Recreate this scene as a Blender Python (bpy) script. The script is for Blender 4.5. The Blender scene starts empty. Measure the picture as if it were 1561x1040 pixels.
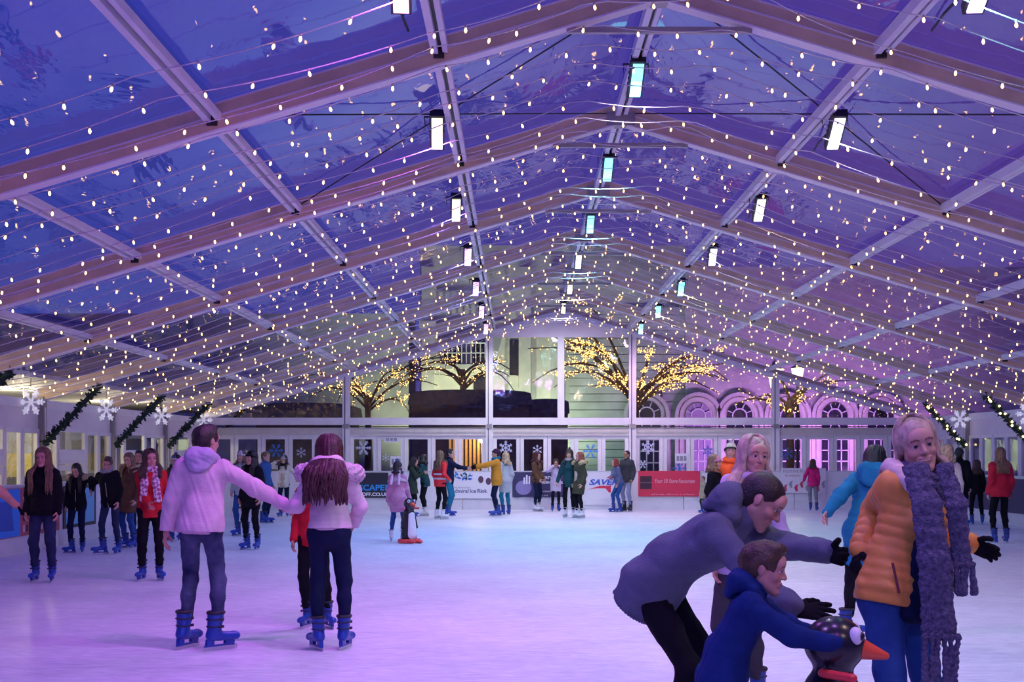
import bpy, math, random
import numpy as np
from mathutils import Vector, Matrix, Euler
random.seed(7); np.random.seed(7)
SC = bpy.context.scene
COL = SC.collection
# ---------------------------------------------------------------- camera, world, exposure
FPX, VPX, VPY, CAMH = 1885.0, 788.0, 691.0, 1.56      # focal length, vanishing point (1561x1040 frame), eye height
cam_d = bpy.data.cameras.new('camera')
cam = bpy.data.objects.new('camera', cam_d); COL.objects.link(cam)
cam.location = (0, 0, CAMH); cam.rotation_euler = (math.radians(90), 0, 0)
cam_d.sensor_width = 36; cam_d.lens = FPX / 1561 * 36
cam_d.shift_x = -(VPX - 780.5) / 1561; cam_d.shift_y = (VPY - 520) / 1561
cam_d.clip_end = 400
SC.camera = cam
SC.view_settings.view_transform = 'Standard'; SC.view_settings.look = 'None'
SC.view_settings.gamma = 1; SC.view_settings.use_curve_mapping = False
SC.view_settings.exposure = 0.0
SC.cycles.use_denoising = True
SC.cycles.max_bounces = 8; SC.cycles.transparent_max_bounces = 16
SC.cycles.sample_clamp_indirect = 4
world = bpy.data.worlds.new('dusk_sky'); SC.world = world; world.use_nodes = True
wn = world.node_tree; wn.nodes.clear()
w_out = wn.nodes.new('ShaderNodeOutputWorld'); w_bg = wn.nodes.new('ShaderNodeBackground')
w_tc = wn.nodes.new('ShaderNodeTexCoord'); w_sep = wn.nodes.new('ShaderNodeSeparateXYZ'); w_rmp = wn.nodes.new('ShaderNodeValToRGB')
wn.links.new(w_tc.outputs['Generated'], w_sep.inputs[0]); wn.links.new(w_sep.outputs['Z'], w_rmp.inputs[0])
w_mx = wn.nodes.new('ShaderNodeMix'); w_mx.data_type = 'RGBA'; w_mr = wn.nodes.new('ShaderNodeMapRange')   # bluer to the left, violet city glow to the right
w_mr.inputs[1].default_value = -.5; w_mr.inputs[2].default_value = .6; wn.links.new(w_sep.outputs['X'], w_mr.inputs[0]); wn.links.new(w_mr.outputs[0], w_mx.inputs[0])
w_rm2 = wn.nodes.new('ShaderNodeValToRGB'); wn.links.new(w_sep.outputs['Z'], w_rm2.inputs[0]); wn.links.new(w_rmp.outputs[0], w_mx.inputs[6]); wn.links.new(w_rm2.outputs[0], w_mx.inputs[7])
w_rm2.color_ramp.elements[0].color = (.12, .05, .24, 1); w_rm2.color_ramp.elements[1].position = .6; w_rm2.color_ramp.elements[1].color = (.08, .025, .30, 1)
wn.links.new(w_mx.outputs[2], w_bg.inputs[0]); wn.links.new(w_bg.outputs[0], w_out.inputs[0])
w_rmp.color_ramp.elements[0].position = 0.0; w_rmp.color_ramp.elements[0].color = (.04, .07, .34, 1)
w_rmp.color_ramp.elements[1].position = .6; w_rmp.color_ramp.elements[1].color = (.008, .032, .50, 1)
w_bg.inputs[1].default_value = 1.0

def P(px, py, d):                                        # pixel + distance -> world point
    return Vector(((px - VPX) * d / FPX, d, CAMH - (py - VPY) * d / FPX))
def ground_d(py): return FPX * CAMH / (py - VPY)

# ---------------------------------------------------------------- materials
MATS = {}
def nt(m): m.use_nodes = True; return m.node_tree
def mat(name, col=(.8, .8, .8), rough=.6, metal=0., spec=.5, emit=None, estr=0., bump=0., bscale=60., var=0., vscale=6., attr=False, sheen=0., col2=None, alpha=None):
    if name in MATS: return MATS[name]
    m = bpy.data.materials.new(name); t = nt(m); N = t.nodes; L = t.links
    b = N['Principled BSDF']
    b.inputs['Base Color'].default_value = (*col, 1); b.inputs['Roughness'].default_value = rough
    b.inputs['Metallic'].default_value = metal; b.inputs['Specular IOR Level'].default_value = spec
    if sheen: b.inputs['Sheen Weight'].default_value = sheen
    tc = None
    if var or bump: tc = N.new('ShaderNodeTexCoord')
    if var:
        n = N.new('ShaderNodeTexNoise'); n.inputs['Scale'].default_value = vscale; n.inputs['Detail'].default_value = 5
        L.new(tc.outputs['Object'], n.inputs['Vector'])
        r = N.new('ShaderNodeValToRGB'); r.color_ramp.elements[0].position = .35; r.color_ramp.elements[1].position = .68
        c2 = col2 or tuple(min(1, c * (1 + var)) for c in col); c1 = tuple(c * (1 - var) for c in col) if not col2 else col
        r.color_ramp.elements[0].color = (*c1, 1); r.color_ramp.elements[1].color = (*c2, 1)
        L.new(n.outputs[0], r.inputs[0]); L.new(r.outputs[0], b.inputs['Base Color'])
    if attr:
        a = N.new('ShaderNodeAttribute'); a.attribute_name = 'Col'
        mx = N.new('ShaderNodeMix'); mx.data_type = 'RGBA'; mx.blend_type = 'MULTIPLY'; mx.inputs[0].default_value = 1
        mx.inputs[6].default_value = (*col, 1); L.new(a.outputs['Color'], mx.inputs[7]); L.new(mx.outputs[2], b.inputs['Base Color'])
        if name.startswith('skin'): b.inputs['Subsurface Weight'].default_value = .12; b.inputs['Subsurface Radius'].default_value = (.01, .004, .002)
    if bump:
        n2 = N.new('ShaderNodeTexNoise'); n2.inputs['Scale'].default_value = bscale; n2.inputs['Detail'].default_value = 4
        L.new(tc.outputs['Object'], n2.inputs['Vector'])
        bp = N.new('ShaderNodeBump'); bp.inputs['Strength'].default_value = bump; bp.inputs['Distance'].default_value = .02
        L.new(n2.outputs[0], bp.inputs['Height']); L.new(bp.outputs[0], b.inputs['Normal'])
    if emit: b.inputs['Emission Color'].default_value = (*emit, 1); b.inputs['Emission Strength'].default_value = estr
    MATS[name] = m; return m

def mat_membrane(name, tint, scale, strength, base, grazing):    # clear PVC sheet: see-through with rippled reflections
    m = bpy.data.materials.new(name); t = nt(m); N = t.nodes; L = t.links; N.clear()
    o = N.new('ShaderNodeOutputMaterial'); mx = N.new('ShaderNodeMixShader'); tr = N.new('ShaderNodeBsdfTransparent'); gl = N.new('ShaderNodeBsdfGlossy')
    tr.inputs[0].default_value = (*tint, 1); gl.inputs['Roughness'].default_value = .04; gl.inputs[0].default_value = (1, 1, 1, 1)
    tc = N.new('ShaderNodeTexCoord'); mp = N.new('ShaderNodeMapping'); mp.inputs['Scale'].default_value = scale
    n = N.new('ShaderNodeTexNoise'); n.inputs['Scale'].default_value = 1.; n.inputs['Detail'].default_value = 4; n.inputs['Distortion'].default_value = .6
    L.new(tc.outputs['Object'], mp.inputs[0]); L.new(mp.outputs[0], n.inputs['Vector'])
    bp = N.new('ShaderNodeBump'); bp.inputs['Strength'].default_value = strength; bp.inputs['Distance'].default_value = .15
    L.new(n.outputs[0], bp.inputs['Height']); L.new(bp.outputs[0], gl.inputs['Normal'])
    lw = N.new('ShaderNodeLayerWeight'); lw.inputs[0].default_value = .35; L.new(bp.outputs[0], lw.inputs['Normal'])
    mr = N.new('ShaderNodeMapRange'); mr.inputs[3].default_value = base; mr.inputs[4].default_value = grazing
    L.new(lw.outputs['Facing'], mr.inputs[0]); L.new(mr.outputs[0], mx.inputs[0])
    L.new(tr.outputs[0], mx.inputs[1]); L.new(gl.outputs[0], mx.inputs[2]); L.new(mx.outputs[0], o.inputs[0])
    return m

# ---------------------------------------------------------------- mesh helpers
class MB:
    def __init__(s): s.v = []; s.f = []; s.n = 0; s.mi = []; s.cur = 0
    def add(s, v, f):
        v = np.asarray(v, float).reshape(-1, 3); s.v.append(v)
        for q in f: s.f.append([int(i) + s.n for i in q]); s.mi.append(s.cur)
        s.n += len(v); return s
    def box(s, c, d, R=None):
        c = np.array(c, float); d = np.array(d, float) / 2
        v = np.array([(x, y, z) for x in (-1, 1) for y in (-1, 1) for z in (-1, 1)], float) * d
        if R is not None: v = v @ np.array(R).T
        return s.add(v + c, [(0, 1, 3, 2), (4, 6, 7, 5), (0, 4, 5, 1), (2, 3, 7, 6), (0, 2, 6, 4), (1, 5, 7, 3)])
    def beam(s, a, b, w, h, up=(0, 0, 1)):
        a = np.array(a, float); b = np.array(b, float); z = b - a; L = np.linalg.norm(z); z /= L
        x = np.cross(z, up); x /= np.linalg.norm(x); y = np.cross(x, z)
        return s.box((a + b) / 2, (w, h, L), np.array([x, y, z]).T)
    def tube(s, pts, r, n=6, cap=True):
        pts = np.array(pts, float); m = len(pts); r = np.broadcast_to(np.asarray(r, float), (m,))
        T = np.gradient(pts, axis=0); T /= np.linalg.norm(T, axis=1)[:, None] + 1e-12
        ref = np.array((0, 0, 1.)) if abs(T[:, 2]).mean() < .8 else np.array((0, 1., 0.))
        U = np.cross(T, ref); U /= np.linalg.norm(U, axis=1)[:, None] + 1e-12; W = np.cross(T, U)
        a = np.arange(n) * 2 * math.pi / n
        v = pts[:, None] + r[:, None, None] * (np.cos(a)[None, :, None] * U[:, None] + np.sin(a)[None, :, None] * W[:, None])
        f = [(i * n + j, i * n + (j + 1) % n, (i + 1) * n + (j + 1) % n, (i + 1) * n + j) for i in range(m - 1) for j in range(n)]
        if cap: f += [tuple(range(n))[::-1], tuple(range((m - 1) * n, m * n))]
        return s.add(v.reshape(-1, 3), f)
    def lathe(s, prof, n=12, c=(0, 0, 0)):               # prof = [(r, z)]
        pr = np.array(prof, float); m = len(pr); a = np.arange(n) * 2 * math.pi / n
        v = np.stack([pr[:, 0:1] * np.cos(a), pr[:, 0:1] * np.sin(a), np.repeat(pr[:, 1:2], n, 1)], -1).reshape(-1, 3) + np.array(c)
        f = [(i * n + j, i * n + (j + 1) % n, (i + 1) * n + (j + 1) % n, (i + 1) * n + j) for i in range(m - 1) for j in range(n)]
        f += [tuple(range(n))[::-1], tuple(range((m - 1) * n, m * n))]
        return s.add(v, f)
    def poly(s, pts2, y0, y1):                           # x,z outline extruded along y
        n = len(pts2); v = [(x, y0, z) for x, z in pts2] + [(x, y1, z) for x, z in pts2]
        f = [tuple(range(n)), tuple(range(2 * n - 1, n - 1, -1))] + [(i, i + n, (i + 1) % n + n, (i + 1) % n) for i in range(n)]
        return s.add(v, f)
    def mesh(s, name, mats, smooth=False):
        me = bpy.data.meshes.new(name)
        me.from_pydata(np.concatenate(s.v).tolist() if s.v else [], [], s.f)
        for m in (mats if isinstance(mats, (list, tuple)) else [mats]): me.materials.append(m)
        if any(s.mi): me.polygons.foreach_set('material_index', s.mi)
        if smooth: me.polygons.foreach_set('use_smooth', [True] * len(me.polygons))
        me.update(); return me
    def build(s, name, mats, parent=None, smooth=False, loc=None):
        return link(name, s.mesh(name, mats, smooth), parent, loc)
def link(name, me, parent=None, loc=None, M=None):
    o = bpy.data.objects.new(name, me); COL.objects.link(o)
    if parent is not None: o.parent = parent
    if loc is not None: o.location = loc
    if M is not None: o.matrix_local = M
    return o
def empty(name, loc=(0, 0, 0), rz=0., parent=None):
    o = bpy.data.objects.new(name, None); COL.objects.link(o); o.location = loc; o.rotation_euler = (0, 0, rz); o.empty_display_size = .1
    if parent is not None: o.parent = parent
    return o
def tag(o, label=None, cat=None, group=None, kind=None):
    if label: o['label'] = label
    if cat: o['category'] = cat
    if group: o['group'] = group
    if kind: o['kind'] = kind
    return o
ORD = ['first', 'second', 'third', 'fourth', 'fifth', 'sixth', 'seventh', 'eighth', 'ninth', 'tenth', 'eleventh', 'twelfth', 'thirteenth']
def text_mesh(txt, size, depth=.002, bold=0., italic=0.):
    c = bpy.data.curves.new('lettering', 'FONT'); c.body = txt; c.size = size; c.extrude = depth; c.align_x = 'CENTER'; c.align_y = 'CENTER'
    c.offset = bold; c.shear = italic; c.resolution_u = 3
    o = bpy.data.objects.new('lettering', c); COL.objects.link(o)
    dg = bpy.context.evaluated_depsgraph_get(); me = bpy.data.meshes.new_from_object(o.evaluated_get(dg))
    bpy.data.objects.remove(o); bpy.data.curves.remove(c); me.materials.clear(); return me
# ================================================================ the setting: ice, marquee frame, walls
XC, HALF, YB = 1.23, 10.0, 34.7                          # ridge line, half width, back gable
XL, XR = XC - HALF, XC + HALF
FR = [YB - 4 * i for i in range(11)]                     # frames every 4 m, from the back gable to behind the camera
EAVE, SLOPE = 2.50, .297
RAF_H, RAF_W = .23, .13
def raf_z(x): return EAVE + SLOPE * (HALF - abs(x - XC))  # underside of a rafter
def roof_z(x): return raf_z(x) + RAF_H + .02

def ice_mat():
    m = bpy.data.materials.new('ice'); t = nt(m); N = t.nodes; L = t.links; b = N['Principled BSDF']
    tc = N.new('ShaderNodeTexCoord')
    n1 = N.new('ShaderNodeTexNoise'); n1.inputs['Scale'].default_value = .6; n1.inputs['Detail'].default_value = 8; n1.inputs['Roughness'].default_value = .65
    mp = N.new('ShaderNodeMapping'); mp.inputs['Rotation'].default_value = (0, 0, .5); mp.inputs['Scale'].default_value = (1.2, 3.5, 1)
    n2 = N.new('ShaderNodeTexNoise'); n2.inputs['Scale'].default_value = 3.2; n2.inputs['Detail'].default_value = 6; n2.inputs['Distortion'].default_value = 1.6
    mp3 = N.new('ShaderNodeMapping'); mp3.inputs['Rotation'].default_value = (0, 0, -.7); mp3.inputs['Scale'].default_value = (1.0, 5, 1)
    n3 = N.new('ShaderNodeTexNoise'); n3.inputs['Scale'].default_value = 2.7; n3.inputs['Detail'].default_value = 6; n3.inputs['Distortion'].default_value = 2.2
    L.new(tc.outputs['Object'], n1.inputs['Vector']); L.new(tc.outputs['Object'], mp.inputs[0]); L.new(mp.outputs[0], n2.inputs['Vector'])
    L.new(tc.outputs['Object'], mp3.inputs[0]); L.new(mp3.outputs[0], n3.inputs['Vector'])
    ad = N.new('ShaderNodeMath'); ad.operation = 'ADD'; L.new(n2.outputs[0], ad.inputs[0]); L.new(n3.outputs[0], ad.inputs[1])
    ad2 = N.new('ShaderNodeMath'); ad2.operation = 'MULTIPLY_ADD'; ad2.inputs[1].default_value = 1.0; L.new(n1.outputs[0], ad2.inputs[0]); L.new(ad.outputs[0], ad2.inputs[2])
    r = N.new('ShaderNodeValToRGB'); r.color_ramp.elements[0].position = .38; r.color_ramp.elements[1].position = .62
    sc = N.new('ShaderNodeMath'); sc.operation = 'DIVIDE'; sc.inputs[1].default_value = 3; L.new(ad2.outputs[0], sc.inputs[0]); L.new(sc.outputs[0], r.inputs[0])
    r.color_ramp.elements[0].color = (.55, .58, .66, 1); r.color_ramp.elements[1].color = (.86, .88, .93, 1)
    L.new(r.outputs[0], b.inputs['Base Color'])
    rr = N.new('ShaderNodeMapRange'); rr.inputs[3].default_value = .20; rr.inputs[4].default_value = .46
    L.new(r.outputs[0], rr.inputs[0]); L.new(rr.outputs[0], b.inputs['Roughness'])
    # fine skate cuts
    w = N.new('ShaderNodeTexVoronoi'); w.feature = 'DISTANCE_TO_EDGE'; w.inputs['Scale'].default_value = .9
    n4 = N.new('ShaderNodeTexNoise'); n4.inputs['Scale'].default_value = 1.3; n4.inputs['Detail'].default_value = 2
    mv = N.new('ShaderNodeVectorMath'); mv.operation = 'MULTIPLY_ADD'; mv.inputs[1].default_value = (1.6, 1.6, 0); L.new(n4.outputs['Color'], mv.inputs[0]); L.new(tc.outputs['Object'], mv.inputs[2])
    L.new(mv.outputs[0], w.inputs['Vector'])
    wr = N.new('ShaderNodeMapRange'); wr.inputs[2].default_value = .012; wr.inputs[3].default_value = 0; wr.inputs[4].default_value = 1; L.new(w.outputs[0], wr.inputs[0])
    bm = N.new('ShaderNodeMath'); bm.operation = 'MULTIPLY_ADD'; bm.inputs[1].default_value = .4; L.new(wr.outputs[0], bm.inputs[0]); L.new(ad2.outputs[0], bm.inputs[2])
    bp = N.new('ShaderNodeBump'); bp.inputs['Strength'].default_value = .35; bp.inputs['Distance'].default_value = .012
    L.new(bm.outputs[0], bp.inputs['Height']); L.new(bp.outputs[0], b.inputs['Normal'])
    return m
M_ice = ice_mat()
M_alu = mat('rafter_aluminium', (.72, .53, .34), .5, .0, bump=.05, bscale=30, var=.12, vscale=3)
M_lip = mat('rafter_lip', (.85, .78, .80), .4, .0)
M_white = mat('white_frame', (.85, .83, .84), .5, var=.04, vscale=4)
M_cream = mat('cream_panel', (.66, .62, .56), .55, var=.05)
M_dark = mat('dark_steel', (.03, .03, .035), .5, .4)
M_post = mat('grey_post', (.34, .31, .31), .5, .2, var=.08)
M_roof = mat_membrane('clear_roof_sheet', (.93, .93, .96), (1.1, .45, 1.), .24, .12, .24)
M_pane = mat_membrane('clear_wall_sheet', (.86, .88, .88), (.5, .5, .5), .12, .03, .30)
M_ground = mat('dark_ground', (.06, .06, .065), .8, var=.2)
M_fabric = mat('white_gable_fabric', (.82, .76, .80), .6, var=.05, vscale=1.5)

fl = MB(); fl.add([(-7.9 - 2, -8, 0), (13.2, -8, 0), (13.2, YB + .1, 0), (-9.9, YB + .1, 0)], [(0, 1, 2, 3)])
tag(fl.build('floor', M_ice), 'scratched pale ice rink floor under coloured light', kind='structure')
g = MB(); g.add([(-80, -30, -.05), (80, -30, -.05), (80, 120, -.05), (-80, 120, -.05)], [(0, 1, 2, 3)])
tag(g.build('pavement', M_ground), 'dark paving outside the marquee', kind='structure')

ceil = tag(empty('ceiling', (XC, YB, EAVE)), 'clear marquee roof of tan rafters, white purlins and see-through sheets', kind='structure')
def cadd(mb, name, mats, smooth=False):
    me = mb.mesh(name, mats, smooth); o = bpy.data.objects.new(name, me); COL.objects.link(o); o.parent = ceil; o.matrix_parent_inverse = Matrix.Translation((-XC, -YB, -EAVE)); return o
for i, y in enumerate(FR):
    for s in (-1, 1):
        m = MB()
        a = (XC + s * HALF, y, EAVE + RAF_H / 2); b = (XC, y, EAVE + SLOPE * HALF + RAF_H / 2)
        m.beam(a, b, RAF_W, RAF_H)
        m.cur = 1
        dz = .02
        for zo, w in ((RAF_H / 2 + .004, RAF_W + .02), (.01, RAF_W + .012), (-RAF_H / 2, RAF_W + .02)):
            m.beam((a[0], y, a[2] + zo), (b[0], y, b[2] + zo), w, .016)
        cadd(m, 'rafter', [M_alu, M_lip])
    m = MB(); zt = EAVE + SLOPE * (HALF - .78) + .0
    m.beam((XC - .8, y, zt - .02), (XC + .8, y, zt - .02), .05, .05, up=(0, 1, 0)); cadd(m, 'tie_bar', M_post)
    m = MB(); m.box((XC, y, EAVE + SLOPE * HALF + .05), (.34, RAF_W + .03, .16)); cadd(m, 'ridge_bracket', M_post)
    for s in (-1, 1):
        for k in (1.9, 3.85, 5.75, 7.7):
            m = MB(); m.box((XC + s * k, y - RAF_W / 2 - .012, raf_z(XC + s * k) + .10), (.09, .03, .10)); cadd(m, 'purlin_bracket', M_dark)
PUR = [0., 1.9, 3.85, 5.75, 7.7]
for i in range(len(FR) - 1):
    y0, y1 = FR[i] - RAF_W / 2, FR[i + 1] + RAF_W / 2
    for s in (-1, 1):
        for k in PUR:
            if k == 0 and s > 0: continue
            x = XC + s * k; z = raf_z(x) + .13
            m = MB()
            m.beam((x - .035, y0, z), (x - .035, y1, z), .06, .10, up=(0, 0, 1)); m.beam((x + .055, y0, z), (x + .055, y1, z), .045, .07)
            m.cur = 1; m.beam((x + .015, y0, z + .02), (x + .015, y1, z + .02), .04, .02)
            cadd(m, 'purlin', [M_white, M_dark])
# roof sheets: one per bay and slope, lightly sagging grid
for i in range(len(FR) - 1):
    for s in (-1, 1):
        nx, ny = 20, 9; v = []; f = []
        for a in range(nx + 1):
            for b in range(ny + 1):
                u = a / nx; w = b / ny; x = XC + s * HALF * u
                y = FR[i] + (FR[i + 1] - FR[i]) * w
                z = roof_z(x) - .05 * math.sin(math.pi * w) * (.5 + .5 * math.sin(u * 31 + i))
                v.append((x, y, z))
        for a in range(nx):
            for b in range(ny):
                q = a * (ny + 1) + b; f.append((q, q + 1, q + ny + 2, q + ny + 1))
        m = MB(); m.add(v, f); cadd(m, 'roof_sheet', M_roof, True)
# wire cross bracing in two bays
for i in (5, 7):
    for s in (-1, 1):
        for a, b in (((XC + s * .1, FR[i]), (XC + s * 3.85, FR[i + 1])), ((XC + s * 3.85, FR[i]), (XC + s * .1, FR[i + 1]))):
            m = MB(); m.tube([(a[0], a[1], raf_z(a[0]) + .16), (b[0], b[1], raf_z(b[0]) + .16)], .008, 5); cadd(m, 'brace_wire', M_dark)

def wall(name, label):
    return tag(empty(name), label, kind='structure')
def framed_pane(parent, cx, cz, w, h, st, yy, axis='x', name='window', mid=None, matf=M_white):
    """frame of stiles and rails with a pane inside; axis 'x': in the xz plane at y=yy; axis 'y': in the yz plane at x=yy"""
    m = MB(); dpt = .07
    def bx(c0, c1, d0, d1, t=dpt):
        if axis == 'x': m.box((c0, yy, c1), (d0, t, d1))
        else: m.box((yy, c0, c1), (t, d0, d1))
    bx(cx - w / 2 + st / 2, cz, st, h); bx(cx + w / 2 - st / 2, cz, st, h)
    bx(cx, cz + h / 2 - st / 2, w - 2 * st, st); bx(cx, cz - h / 2 + st / 2, w - 2 * st, st)
    if mid is not None: bx(cx, mid, w - 2 * st, st * .8)
    bx(cx - w / 2 + .012, cz, .02, h, dpt + .02); bx(cx + w / 2 - .012, cz, .02, h, dpt + .02)
    fo = m.build(name, matf, parent)
    p = MB()
    if axis == 'x': p.box((cx, yy, cz), (w - 2 * st, .008, h - 2 * st))
    else: p.box((yy, cx, cz), (.008, w - 2 * st, h - 2 * st))
    p.build('pane', M_pane, fo)
    return fo
# back gable
wb = wall('wall_back', 'far gable wall of white framed windows and clear upper panes')
yb = YB - .02
gp = [XC - 10 + 4 * k for k in range(6)]                 # posts every 4 m
for k, x in enumerate(gp):
    h = raf_z(x) if 0 < k < 5 else EAVE
    m = MB(); m.box((x, YB - .12, h / 2 + .0), (.20, .16, h)); m.cur = 1; m.box((x - .03, YB - .205, h / 2), (.02, .012, h))
    m.cur = 2; m.box((x, YB - .21, 2.31), (.15, .04, .12))
    m.build('post', [M_white, M_dark, M_post], wb)
for k in range(5):
    x0, x1 = gp[k] + .1, gp[k + 1] - .1
    m = MB(); m.box(((x0 + x1) / 2, YB - .13, 2.45), (x1 - x0, .18, .20)); m.build('header_beam', M_white, wb)
    m = MB(); m.tube([(x0, YB - .26, 2.295), (x1, YB - .26, 2.295)], .014, 6); m.build('track_rail', M_dark, wb)
    m = MB(); m.box(((x0 + x1) / 2, YB - .08, 2.16), (x1 - x0, .12, .22)); m.cur = 1; m.box(((x0 + x1) / 2, YB - .145, 2.06), (x1 - x0, .01, .02)); m.build('fascia_panel', [M_cream, M_lip], wb)
    w = (x1 - x0) / 5
    for j in range(5):
        framed_pane(wb, x0 + w * (j + .5), 1.06, w - .01, 1.98, .102, YB - .06, mid=1.0)
# upper clear panes between posts, white fabric at the apex
def rz(x): return raf_z(x) + .02
xs = [gp[0] + .6, gp[1], gp[2], XC, gp[3], gp[4], gp[5] - .6]
for k in range(6):
    a, b = xs[k] + .09, xs[k + 1] - .09
    top = lambda x: min(rz(x), 4.80)
    n = 12; pts = [(a, 2.55), (b, 2.55)] + [(b + (a - b) * q / n, top(b + (a - b) * q / n)) for q in range(n + 1)]
    m = MB(); m.poly(pts, YB - .105, YB - .10); m.build('pane', M_pane, wb)
m = MB(); m.box((XC, YB - .12, (2.55 + 4.8) / 2), (.19, .06, 2.25)); m.build('mullion', M_white, wb)
m = MB(); m.poly([(gp[2], 4.80), (gp[3], 4.80), (gp[3], rz(gp[3]) - .02), (XC, rz(XC)), (gp[2], rz(gp[2]) - .02)], YB - .13, YB - .10); m.build('gable_fabric', M_fabric, wb)
for s in (-1, 1):
    m = MB(); m.beam((XC + s * 10, YB - .16, EAVE + .02), (XC, YB - .16, EAVE + SLOPE * 10 + .02), .10, .14); m.build('gable_rail', M_white, wb)

# side walls
def side_wall(name, x, s, label, doors):
    w = wall(name, label)
    for i in range(len(FR)):
        y = FR[i]
        m = MB(); m.box((x - s * 0.0, y, EAVE / 2 + .05), (.22, .16, EAVE + .1)); m.cur = 1
        m.box((x + (-s) * .112, y, 1.2), (.012, .06, 2.4)); m.build('post', [M_post, M_white], w)
        m = MB(); m.beam((x - s * .10, y, 1.70), (x - s * 1.15, y, raf_z(x - s * 1.15)), .06, .06, up=(0, 1, 0)); m.build('knee_brace', M_post, w)
    for i in range(len(FR) - 1):
        y0, y1 = FR[i + 1] + .09, FR[i] - .09
        m = MB(); m.box((x, (y0 + y1) / 2, 2.46), (.10, y1 - y0, .16)); m.build('eave_beam', M_white, w)
        m = MB(); m.box((x, (y0 + y1) / 2, 2.20), (.03, y1 - y0, .40)); m.build('valance', M_fabric, w)
        wd = (y1 - y0) / 5; j = 0; base = 0.0
        while j < 5:
            yc = y0 + wd * (j + .5)
            if doors and j == 1:                         # double door with a transom light above
                yc = y0 + wd * 2
                framed_pane(w, yc, 1.80, 2 * wd - .02, .46, .06, x, 'y', 'transom_window')
                m = MB(); m.box((x - s * .0, yc, 1.46), (.10, 2 * wd - .02, .24)); m.cur = 1; m.box((x - s * .055, yc, 1.40), (.02, 2 * wd - .06, .05)); m.build('door_header', [M_white, M_lip], w)
                for q in (-1, 1):
                    d = framed_pane(w, yc + q * wd / 2, .67, wd - .02, 1.32, .11, x, 'y', 'door', mid=.45)
                    hb = MB(); hb.tube([(x - s * .08, yc + q * .06, .62), (x - s * .08, yc + q * .06, .78)], .012, 6); hb.build('handle', M_dark, d)
                j += 2
            else:
                framed_pane(w, yc, 1.0, wd - .02, 2.0, .075, x, 'y', mid=None)
                j += 1
    return w
side_wall('wall_left', XL, -1, 'left marquee wall of white framed windows and double doors', True)
side_wall('wall_right', XR, 1, 'right marquee wall of windows between grey posts', False)
# ================================================================ rink barrier, banners
M_board = mat('barrier_board', (.72, .72, .76), .35, var=.04, vscale=2)
M_kick = mat('barrier_kick', (.66, .66, .72), .4, var=.05, vscale=3)
M_cap = mat('barrier_cap', (.60, .62, .68), .35)
def barrier(a, b, label, group):
    """one straight board section from a to b on the ice"""
    a = Vector((*a, 0)); b = Vector((*b, 0)); L = (b - a).length; ang = math.atan2(b.y - a.y, b.x - a.x)
    r = empty('rink_barrier', (a + b) / 2, ang); tag(r, label, 'barrier', group)
    m = MB(); m.box((0, 0, .645), (L - .02, .07, .79)); m.build('board', M_board, r)
    m = MB(); m.box((0, -.012, .125), (L - .015, .10, .25)); m.build('kick_plate', M_kick, r)
    m = MB(); m.box((0, 0, 1.055), (L - .015, .11, .03)); m.build('cap_rail', M_cap, r)
    return r
YBB = YB - .55
bx_ = [-7.6 + 3.05 * k for k in range(7)]
for k in range(6):
    barrier((bx_[k], YBB), (bx_[k + 1], YBB), 'white rink barrier section along the back wall, %s from the left' % ORD[k], 'back barrier sections')
ly = [8 + 3.2 * k for k in range(9)]
for k in range(8):
    barrier((-7.75, ly[k + 1] if k < 7 else YBB), (-7.75, ly[k]), 'white rink barrier section along the left windows, %s from the front' % ORD[k], 'left barrier sections')
for k in range(8):
    barrier((10.75, ly[k]), (10.75, ly[k + 1] if k < 7 else YBB), 'white rink barrier section along the right wall, %s from the front' % ORD[k], 'right barrier sections')
def lettering(parent, txt, size, x, z, m, y=-.008, bold=0., italic=0., w=None):
    """one object per word, laid out as a centred line"""
    ms = [text_mesh(q, size, .0015, bold, italic) for q in txt.split()]; ext = []
    for me in ms: xs = [v.co.x for v in me.vertices]; ext.append((min(xs), max(xs)))
    gap = .26 * size; tot = sum(b - a for a, b in ext) + gap * (len(ms) - 1); k = w / tot if w else 1.; cx = x - tot * k / 2
    for me, (a, b) in zip(ms, ext):
        me.materials.append(m); o = link('lettering', me, parent); o.rotation_euler = (math.radians(90), 0, 0); o.location = (cx - a * k, y, z); o.scale.x = k; cx += (b - a + gap) * k
def plate(parent, name, pts, m, y=-.007, t=.004):
    b = MB(); b.poly(pts, y - t / 2, y + t / 2); return b.build(name, m, parent)
def rect(x0, x1, z0, z1): return [(x0, z0), (x1, z0), (x1, z1), (x0, z1)]
def banner(px0, px1, py0, py1, m, label):
    d = YBB - .075; a = P(px0, py1, d); b = P(px1, py0, d)
    r = empty('banner', ((a.x + b.x) / 2, d, a.z)); W = b.x - a.x; H = b.z - a.z
    tag(r, label, 'banner', 'advertising banners on the back barrier')
    x = MB(); x.box((0, 0, H / 2), (W, .012, H)); x.build('sheet', m, r)
    return r, W, H
B = {k: mat('print_' + k, c, .55) for k, c in dict(black=(.018, .02, .035), cyan=(.02, .32, .75), white=(.8, .8, .85), navy=(.035, .03, .10), violet=(.25, .22, .45), red=(.62, .03, .08),
     dkred=(.05, .01, .03), ink=(.06, .06, .20), ice=(.15, .45, .70), blue=(.03, .10, .50), brown=(.10, .05, .08), pink=(.75, .45, .55), pale=(.72, .72, .78), brick=(.45, .08, .12), bright=(.03, .25, .85), grey=(.30, .30, .36)).items()}
r, W, H = banner(528, 592, 721, 759, B['black'], 'black banner with blue and white lettering behind the pink fur hood')
lettering(r, 'ESCAPE?', .22, .10, .27, B['cyan'], bold=.006, w=.9); lettering(r, 'OFF.CO.UK', .13, .22, .09, B['white'], bold=.004, w=.75)
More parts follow.
